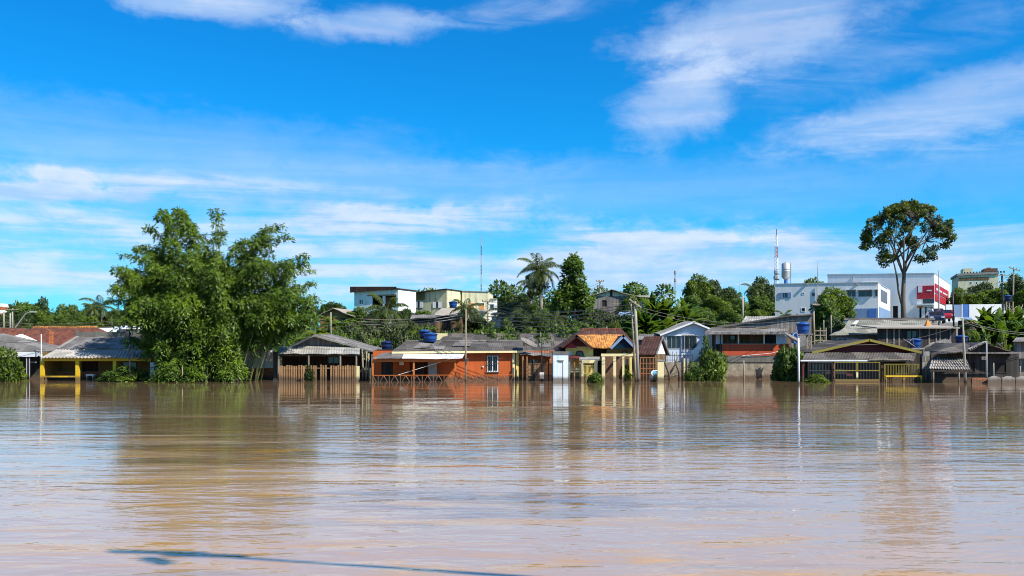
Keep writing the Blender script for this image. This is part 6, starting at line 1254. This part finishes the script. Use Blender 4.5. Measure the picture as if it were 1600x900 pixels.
# ------------------------------------------------------------ masts, towers, poles on the skyline
def mast(px, top, bot, D, w0, w1, label, bands=('tower_red', 'white_paint'), n=8, name='radio_mast', cat='mast'):
    f = Fr(px, D); f.z = gz(px, D); h = thing(name, label, cat, f, 'masts on the skyline'); z0, z1 = f.lz(bot), f.lz(top); z0 = 0
    for b in range(n):
        a, c = b/n, (b+1)/n; m = MB(); za, zc = z0+(z1-z0)*a, z0+(z1-z0)*c; wa, wc = w0+(w1-w0)*a, w0+(w1-w0)*c
        for k in range(3):
            t, t2 = k*2.094+.5, (k+1)*2.094+.5; pa, pc = (wa*math.cos(t),wa*math.sin(t),za), (wc*math.cos(t),wc*math.sin(t),zc); m.tube([pa,pc], .012+.07*w0, 4)
            for q in range(3): u, v = q/3, (q+1)/3; p = [pa[i]+(pc[i]-pa[i])*u for i in range(3)]; pd = ((wa+(wc-wa)*v)*math.cos(t2), (wa+(wc-wa)*v)*math.sin(t2), za+(zc-za)*v); m.tube([tuple(p), pd], .008+.045*w0, 4)
        m.build('section', bands[b % 2], h)
    return f, h, z1
f_, h_, z1 = mast(1213.5, 368, 440, 165, .5, .26, 'red and white lattice tower with antennas beside the silver tank')
for z_, w_ in ((.50,.6),(.56,.5)): MB().lathe((0,0,z1*z_), [(w_*.5,0),(w_,.2),(w_,.7),(w_*.5,.9)], 8).build('antenna_ring', 'steel', h_)
MB().tube([(0,0,z1),(0,0,z1+1.2)], .06, 5).build('tip', 'dark_metal', h_)
mast(752, 369, 458, 150, .11, .09, 'thin tall guyed radio mast above the cream house', ('grey_metal', 'dark_metal'), 9)
f_, h_, z1 = mast(1055, 427, 470, 230, .32, .22, 'distant slim mobile phone tower above the central trees', ('grey_metal', 'grey_metal'), 6)
for z_ in (-.2, -2.2): MB().lathe((0,0,z1+z_), [(.2,0),(.34,.1),(.34,.8),(.2,.9)], 8).build('antenna_ring', 'grey_metal', h_)
pole(1277.5, 408, 445, 128, .07, 'thin lightning rod on the roof of the white office wing', 'grey_metal', 'lightning_rod', 'rod', taper=.4)
pole(1156, 437, 470, 160, .05, 'short thin aerial above the central treetops', 'grey_metal', 'aerial', 'aerial', taper=.5)
f = Fr(1228, 132, 0, gz(1228,132)); h = thing('silver_tank', 'tall silver steel water tank standing behind the white office wing', 'water tank', f); z0, z1 = f.lz(434), f.lz(411); w_ = 6.6/FPX*132
MB().lathe((0,0,z0), [(w_*.4,-.3),(w_,.1),(w_,.9),(w_*1.02,.92),(w_*1.02,1.0),(w_,1.02),(w_,(z1-z0)*.55),(w_*1.02,(z1-z0)*.55+.02),(w_*1.02,(z1-z0)*.55+.1),(w_,(z1-z0)*.55+.12),(w_,z1-z0-.1),(w_*.35,z1-z0+.12),(.1,z1-z0+.16)], 28).build('shell', 'steel', h, True); MB().tube([(0,0,0),(0,0,z0)], w_*.42, 12).build('column', 'gate_blue', h); MB().tube([(w_*1.1,-.1,z0-2),(w_*1.1,-.1,z1)], .04, 5).build('ladder', 'dark_metal', h)
pole(1567.5, 428, 505, 120, .16, 'dark wooden power pole with crossarm before the apartment block', 'wood_dark', 'utility_pole', 'pole', -2, ((.2,1.9,0),(1.2,1.0,0)))
pole(1582, 418, 505, 118, .12, 'taller pale power pole with tilted crossarm at the right', 'post_wood', 'utility_pole', 'pole', 2, ((.25,1.5,18),))
pole(937.5, 437, 475, 118, .13, 'grey power pole with short arms behind the hill house', 'pole_concrete', 'utility_pole', 'pole', 0, ((.25,1.0,0),(.9,.8,0)))
pole(762, 467, 522, 96, .12, 'grey concrete pole right of the orange shutters', 'pole_concrete', 'utility_pole', 'pole', 0, ((.3,1.2,0),))
pole(517, 488, 530, 88, .09, 'pale concrete pole in the scrub right of the bamboo', 'pole_concrete', 'utility_pole', 'pole')
pole(1160.5, 463, 505, 100, .15, 'pale concrete pole before the central trees', 'pole_concrete', 'utility_pole', 'pole')
pole(19.5, 482, 520, 120, .13, 'grey power pole with crossarm at the far left treeline', 'pole_concrete', 'utility_pole', 'pole', 0, ((.15,1.9,0),))
pole(1298.5, 492, 525, 86, .08, 'thin pale pole behind the board shed right of its blue tank', 'post_wood', 'utility_pole', 'pole')
pole(1287, 500, 530, 84, .07, 'short bare stake behind the board shed', 'post_wood', 'stake', 'stake')
f = Fr(24, 112, 0, gz(24,112)); h = thing('street_lamp', 'street lamp with long slanting arm at the far left', 'street lamp', f); a, b, c = f.p(24,512), f.p(40,490), f.p(48,487.5); MB().tube([(a[0],0,-.5),a,b,c], [.11,.10,.07,.06], 7).build('arm', 'pole_concrete', h); MB().box(c[0]-.1, c[0]+.7, -.15, .15, c[2]-.06, c[2]+.1).build('lamp_head', 'steel', h)
for px, top, lab in ((6,487,'plain concrete post left of the far left power pole'),(16,489,'shorter concrete post right beside the far left power pole')): pole(px, top, 522, 118, .12, lab, 'pole_concrete', 'concrete_post', 'post')
f = Fr(1275, 82); pole(1272, 480, 530, 82, .12, 'grey post carrying a dish at the corner of the board shed', 'post_wood', 'shed_post', 'post', -1); dish(1274.5, 477.5, 81.8, .8, 0, 14, 'beige satellite dish on the post above the board shed', None)
f = Fr(1283, 81); h = thing('stair_frame', 'bare timber stair frame between the board shed and the grey roofs', 'stair', f); m = MB()
for px in (1273, 1282, 1291): m.pbox(f, px-.8, px+.8, 512, 556, 0, .1)
for k, py in enumerate((516, 523, 531)): m.pbox(f, 1272, 1292, py, py+1.6, -.02, .12)
m.build('timber', 'post_wood', h); MB().pbox(f, 1284, 1306, 532, 540, .3, 1.0).build('landing', 'concrete', h)

# ------------------------------------------------------------ overhead cables
def cable(p0, p1, sag, label, r=.018, group='overhead cables'):
    (ax, ay, aD), (bx, by, bD) = p0, p1; A_ = Vector(((ax-800)/FPX*aD, aD, CAM_H+(HOR-ay)/FPX*aD)); B_ = Vector(((bx-800)/FPX*bD, bD, CAM_H+(HOR-by)/FPX*bD))
    pts = [A_.lerp(B_, i/16)+Vector((0,0,-sag*4*(i/16)*(1-i/16))) for i in range(17)]
    tag(MB().tube([p-A_ for p in pts], r, 4).build('overhead_cable', 'dark_metal' if r < .02 else 'grey_metal'), label, 'cable', group).location = A_
for i, y in enumerate((-1, 3, 7, 12)): cable((993, 474+y, 67.6), (727.5, 487+y*1.1, 68.4), .5+.1*i, 'dark cable slung between the tall utility pole and the slim pole, above the orange house')
for i, y in enumerate((0, 4, 8)): cable((727.5, 488+y, 68.4), (430, 500+y*1.5, 71), .5, 'dark cable running left from the slim pole past the timber house')
for i, y in enumerate((0, 5)): cable((993, 478+y, 67.6), (1245, 500+y, 73), .7, 'dark cable running right from the tall utility pole over the white house roof')
for i, y in enumerate((0, 4)): cable((762, 472+y, 96), (937.5, 441+y, 118), 1.0, 'thin cable climbing from the cream house to the hill house pole')
for i, y in enumerate((0, 4, 8)): cable((-40, 500+y, 90), (240, 494+y, 92), .6, 'pale cable crossing in front of the left treeline', .022)
cable((-20, 530, 71.5), (64.5, 533, 72), .2, 'single cable over the grey hip roof at the left edge', .016)
for i, y in enumerate((0, 3)): cable((1509, 502+y, 65), (1640, 520+y, 66), .3, 'cable running right from the weathered round pole before the black gable')
cable((1509, 505, 65), (1249, 530, 63), .9, 'long low cable between the slim white pole and the weathered round pole')
cable((1490.5, 459, 95), (1582, 425, 118), .8, 'cable rising from the black kerb pole to the pale power pole')
cable((1567.5, 432, 120), (1700, 438, 118), .8, 'cable leaving the dark wooden power pole to the right edge')
for i in range(7): cable((762, 476+i*4.5, 96), (993, 474+i*3.2, 67.6), .7+.12*i, 'pale cable crossing the hillside shrubs between the concrete pole and the tall utility pole', .022)
for i in range(3): cable((560, 498+i*4, 90), (762, 478+i*4, 96), .6, 'pale cable crossing the scrub below the pale green and stained houses', .022)

# ------------------------------------------------------------ trees and plants of the second row and skyline
GT = 'trees on the skyline'
def T(kind, px, top, D, w, label, leaf='leaf_mid', rz=0.0, group=GT, deep=1.0, name='broadleaf_tree', cat='tree'): return plant(kind, px, top, D, w, label, name, cat, leaf, group, None, rz, deep)
# left treeline
T('broad1', 65, 468, 190, 32, 'dark round topped tree standing above the left treeline', 'leaf_dark', .2)
T('broad2', 38, 484, 160, 40, 'grey green tree behind the far left street lamp', 'leaf_dark', 1.1)
T('broad3', 5, 492, 150, 34, 'dark tree at the left edge beside the striped building', 'leaf_dark', 2.0)
T('broad1', 68, 489, 125, 52, 'bright yellow green tree below the dark round one', 'leaf_bright', 2.6)
T('broad3', 104, 476, 150, 40, 'tall mid green tree left of the palm in the left treeline', 'leaf_mid', .9)
T('broad2', 124, 484, 135, 48, 'spreading green tree before the left palm', 'leaf_mid', 1.9)
T('broad1', 92, 493, 120, 44, 'low leafy tree above the terracotta ridge, left part', 'leaf_mid', .4)
T('broad3', 140, 494, 116, 46, 'low leafy tree above the terracotta ridge, right part', 'leaf_bright', 3.0)
T('broad2', 176, 480, 128, 50, 'green tree just left of the bamboo crown', 'leaf_mid', 2.2)
T('broad1', 205, 486, 120, 52, 'green tree partly hidden by the left side of the bamboo', 'leaf_mid', 1.2)
T('broad2', 20, 505, 122, 56, 'low dark tree above the faded terracotta roof', 'leaf_dark', .8)
palm(158, 462, 126, 'palm rising from the left treeline beside the bamboo', 30, .16, 16, 5, group='palms on the skyline')
palm(144, 470, 124, 'smaller palm left of the one beside the bamboo', 20, .14, 14, 8, group='palms on the skyline')
# scrub between bamboo and the orange house
T('broad2', 520, 470, 125, 60, 'dark spreading tree right of the bamboo, behind the cottage', 'leaf_dark', .5)
T('broad1', 484, 470, 118, 40, 'dark tree half hidden by the right side of the bamboo', 'leaf_dark', 1.5)
banana(530, 478, 96, 38, 'banana plant before the tan gabled cottage', 8, 12, None, 'leaf_bright', 'banana plants', .5)
banana(505, 496, 90, 44, 'banana plant right of the bamboo above the timber house', 8, 22, None, 'leaf_lime', 'banana plants', .4)
GS = 'scrub on the slope'
for i, (px, top, D, w, lf, lab) in enumerate(((548,500,92,50,'leaf_grey','loose grey green scrub above the timber house ridge'),(580,498,95,56,'leaf_grey','loose scrub below the pale green house'),(612,500,91,60,'leaf_grey','pale leaved scrub left of the blue tank pair'),(640,506,90,44,'leaf_grey','pale leaved scrub behind the blue tank pair'),
        (565,514,86,50,'leaf_grey','low pale scrub behind the dark blue tank stand'),(596,518,85,46,'leaf_mid','low green scrub beside the dark blue tank stand'),(628,520,84,40,'leaf_grey','low scrub touching the left end of the orange house roof'),(700,508,92,60,'leaf_mid','green scrub beside the brown shed door'),(536,518,84,40,'leaf_bright','yellow green shrub over the timber house roof'),
        (752,508,94,50,'leaf_mid','green scrub under the concrete pole by the cream house'),(668,488,102,36,'leaf_dark','dark scrub between the stained house and the brown shed'),(640,486,104,30,'leaf_dark','dark scrub at the foot of the white flank'))):
    T('bush2' if i % 2 else 'bush1', px, top, D, w, lab, lf, i*.9, GS, 1, 'shrub', 'shrub')
palm(603, 462, 98, 'bushy palm in front of the pale green house porch', 42, .17, 22, 3, group='palms on the slope')
palm(640, 500, 88, 'low arching palm with pale fronds left of the upper blue tank', 26, .12, 14, 9, group='palms on the slope')
palm(728, 466, 95, 'palm in front of the orange shutters', 30, .14, 18, 14, group='palms on the slope')
T('broad2', 682, 488, 106, 30, 'small dark tree before the stained yellow house', 'leaf_dark', .3)
for i, (px, top, D, w, lf, lab) in enumerate(((560,482,106,44,'leaf_mid','leafy tree at the left foot of the pale green house'),(632,480,107,38,'leaf_dark','small dark tree at the corner of the white flank'),(662,486,108,40,'leaf_mid','small tree below the white shutters of the stained house'),(588,486,103,46,'leaf_grey','grey leaved small tree under the porch of the pale green house'),
        (940,480,98,46,'leaf_dark','dark tree at the foot of the hill house'),(972,492,95,40,'leaf_mid','small leafy tree beside the blue roofed hut'),(746,490,100,44,'leaf_dark','small dark tree under the orange shutters'),(848,480,93,42,'leaf_mid','leafy small tree hiding the lower trunk of the coconut palm'),(818,488,94,40,'leaf_dark','dark small tree left of the coconut palm trunk'),(832,476,96,38,'leaf_mid','leafy small tree hiding the trunk of the smaller ragged palm'))):
    T(('broad1','broad2','broad3')[i%3], px, top, D, w, lab, lf, i*1.3, GS)
# centre: tall palm, conical tree and what grows round them
palm(847, 402, 97, 'tall coconut palm with ragged crown left of the conical tree', 36, .22, 34, 21, -.2, group='palms on the skyline', emin=-1.35, emax=1.5, dr=.8)
palm(829, 428, 104, 'smaller ragged palm close behind the left side of the coconut palm', 26, .17, 22, 27, .1, group='palms on the skyline', emin=-1.3, dr=1.0)
T('cone', 896, 396, 96, 90, 'tall dense conical tree right of the coconut palm', 'leaf_mid', .4, None, 1, 'conical_tree', 'tree')
T('broad2', 795, 458, 130, 60, 'dark flat topped tree left of the coconut palm', 'leaf_dark', 1.0)
T('broad1', 822, 462, 125, 50, 'dark tree directly behind the coconut palm trunk', 'leaf_dark', 2.1)
palm(790, 470, 100, 'short palm between the cream house and the coconut palm', 30, .14, 18, 31, group='palms on the slope')
palm(815, 478, 96, 'drooping short palm at the foot of the coconut palm', 30, .12, 16, 37, group='palms on the slope')
palm(868, 484, 93, 'short palm right below the conical tree', 24, .12, 14, 39, group='palms on the slope')
for i, (px, top, D, w, lf, lab) in enumerate(((790,494,92,44,'leaf_mid','leafy shrub below the short palm beside the cream house'),(826,498,90,44,'leaf_bright','bright shrub below the coconut palm'),(862,496,90,48,'leaf_mid','leafy shrub below the conical tree, left side'),(905,492,90,44,'leaf_bright','bright yellow green shrub below the conical tree, right side'),
        (936,488,94,46,'leaf_dark','dark shrub below the hill house'),(926,500,86,36,'leaf_bright','bright shrub behind the maroon ridge'),(958,500,88,44,'leaf_lime','yellowish shrub above the orange tiled roof'),(986,504,86,40,'leaf_mid','green shrub behind the utility pole'),(880,506,88,36,'leaf_mid','low green shrub above the long grey roof'),(846,508,88,36,'leaf_mid','low shrub above the long grey roof left of the low green one'),(770,512,88,40,'leaf_mid','low shrub at the ridge of the long grey roof'),(1018,508,84,40,'leaf_mid','low shrub above the brown tile roof'),(805,512,88,36,'leaf_dark','low dark shrub at the middle of the long roof ridge'))):
    T('bush2' if i % 2 else 'bush1', px, top, D, w, lab, lf, i*.7, GS, 1, 'shrub', 'shrub')
T('broad2', 985, 458, 101, 44, 'small open tree in front of the hill house right side', 'leaf_mid', .6)
# central bank
for i, (px, top, D, w, lab) in enumerate(((1028,456,93,50,'tall banana clump with fan of upright leaves right of the utility pole'),(1050,462,95,50,'banana clump with upright leaves, second from the utility pole'),(1006,480,90,34,'low banana clump at the foot of the fan'),(1072,468,97,44,'banana clump merging into the central trees'))):
    banana(px, top, D, w, lab, 11, 40+i, None, 'leaf_mid' if i else 'leaf_bright', 'banana clumps on the central bank', .95, 'banana_plant', 'banana plant', .10, 4)
T('broad1', 1092, 432, 128, 52, 'bright tall tree at the top of the central bank', 'leaf_bright', .3)
T('broad3', 1114, 438, 130, 34, 'dark narrow tree right of the bright tall one', 'leaf_dark', 1.3)
T('broad2', 1136, 446, 132, 46, 'dark tree with ragged top in the middle of the central bank', 'leaf_dark', 2.4)
T('broad1', 1192, 436, 140, 50, 'dark spreading tree left of the lattice tower', 'leaf_dark', .7)
palm(1178, 440, 128, 'palm growing before the trees left of the lattice tower', 20, .14, 16, 51, group='palms on the skyline')
T('broad3', 1080, 462, 112, 52, 'leafy green tree low on the central bank', 'leaf_mid', 1.8)
T('broad1', 1116, 466, 110, 58, 'bright green tree at the middle of the central bank', 'leaf_bright', 2.8)
T('broad2', 1150, 464, 112, 54, 'green tree left of the pale concrete pole', 'leaf_mid', .1)
T('broad3', 1184, 462, 114, 54, 'green tree right of the pale concrete pole', 'leaf_mid', 1.1)
T('broad1', 1060, 484, 98, 50, 'yellow green tree above the white house gable', 'leaf_lime', 2.1)
T('broad2', 1100, 484, 98, 48, 'dark green tree above the white house roof', 'leaf_mid', .9)
T('broad1', 1140, 486, 97, 50, 'leafy tree right of the white house roof', 'leaf_mid', 3.0)
T('broad3', 1184, 484, 100, 44, 'leafy tree above the pale rippled sheet roof', 'leaf_bright', 1.4)
palm(1226, 484, 106, 'small dark palm under the white office wing', 18, .1, 14, 57, group='palms on the slope')
# right
T('broad1', 1306, 453, 100, 78, 'round full tree in front of the white office wing', 'leaf_bright', .5)
T('broad3', 1288, 468, 97, 48, 'darker tree left of the round full one', 'leaf_mid', 1.5)
T('broad2', 1300, 492, 90, 44, 'loose dark shrubby tree behind the timber stair frame', 'leaf_dark', .5)
T('broad1', 1502, 452, 150, 44, 'green tree right of the red shop front', 'leaf_mid', .6)
T('broad2', 1534, 438, 155, 52, 'dark tree in front of the apartment block', 'leaf_dark', 1.7)
T('broad3', 1552, 452, 140, 60, 'green tree behind the white street wall', 'leaf_mid', 2.5)
T('broad1', 1592, 432, 150, 52, 'dark round tree at the right behind the power poles', 'leaf_dark', .9)
T('broad2', 1606, 446, 112, 60, 'bright tree cut off by the right edge', 'leaf_bright', .2)
T('broad3', 1526, 458, 140, 44, 'green tree over the blue street gate', 'leaf_bright', 2.9)
f = Fr(1582, 105); f.z = gz(1582,105); h = thing('bare_tree', 'leafless pale tree with crooked limbs beside the power poles', 'tree', f); m = MB(); r_ = random.Random(6)
for k in range(7): m.tube([(0,0,-.5), (r_.uniform(-.3,.3),0,1.6), (r_.uniform(-1.2,1.2),r_.uniform(-.5,.5),2.6), (r_.uniform(-2.3,2.0),r_.uniform(-.8,.8),r_.uniform(2.6,4.2))], [.24,.16,.1,.03], 6)
m.build('trunk', 'bark_pale', h, True)
tank(1569, 1580.5, 461, 470.5, 104, 'dark blue water tank in the trees between the power poles', {'tank_body': 'tank_navy'})
f = Fr(1574.7, 104, 0, gz(1574,104)); h = thing('tank_stand', 'stand under the dark blue tank between the power poles', 'stand', f); z_ = f.lz(470.6); MB().box(-.45,.45,-.45,.45,z_-.1,z_-.005).build('platform', 'wood_dark', h)
for sx in (-.38,.38):
    for sy in (-.38,.38): MB().box(sx-.06,sx+.06,sy-.06,sy+.06,-.5,z_-.1).build('leg', 'post_wood', h)
for i, (px, top, D, w, lab) in enumerate(((1540,478,90,40,'banana plant with upright leaves nearest the street gate'),(1560,480,88,44,'banana plant in the middle of the right hand clump'),(1586,476,88,46,'banana plant at the right edge of the clump'),(1572,496,84,40,'low banana plant in front of the right hand clump'),(1545,500,85,36,'low banana plant at the left foot of the right hand clump'),(1600,494,84,36,'low banana plant cut off by the right edge'))):
    banana(px, top, D, w, lab, 9, 60+i, None, ('leaf_mid','leaf_bright','leaf_mid')[i%3], 'banana plants at the right', .9, 'banana_plant', 'banana plant', .12, 4)
for i, (px, top, D, w, lf, lab) in enumerate(((1566,514,78,36,'leaf_lime','yellow green shrub behind the black gable'),(1590,518,76,34,'leaf_mid','shrub behind the house at the right edge'),(1542,516,80,30,'leaf_mid','shrub left of the yellow green one behind the black gable'),(1526,506,84,24,'leaf_bright','bright shrub beside the small stall'))):
    T('bush2' if i % 2 else 'bush1', px, top, D, w, lab, lf, i*1.1, GS, 1, 'shrub', 'shrub')

# ------------------------------------------------------------ the pole beside the photographer, whose shadow lies on the near water
H_ = 11.0; k_ = H_/math.tan(R(SUN_EL)); hx, hy = SUN.x/ce, SUN.y/ce
tip = Vector((-4.3+hx*k_, 10.15+hy*k_, H_)); foot = Vector((7.6, 7.4, -1.0))
f = Fr(800, foot.y); f.x = foot.x; f.z = -1; h = thing('utility_pole', 'leaning utility pole just outside the frame whose shadow crosses the near water', 'pole', f)
tl = tip-Vector((f.x, f.D, f.z)); MB().tube([(0,0,-.5), tuple(tl*.5), tuple(tl)], [.10,.06,.04], 9).build('shaft', 'pole_concrete', h, True)
for t_, w_ in ((.975,1.0),(.93,.8)):
    c = tl*t_; o = MB().box(-w_*.55, w_*.55, -.06, .06, -.06, .06).build('crossarm', 'post_wood', h); o.location = c; o.rotation_euler = (0, 0, R(-6))
c = tl*.985; o = MB().lathe((0,0,-.4), [(.0,0),(.10,.02),(.11,.3),(.08,.36),(.0,.38)], 12).build('transformer', 'grey_metal', h); o.location = c+Vector((.1,-.3,0))
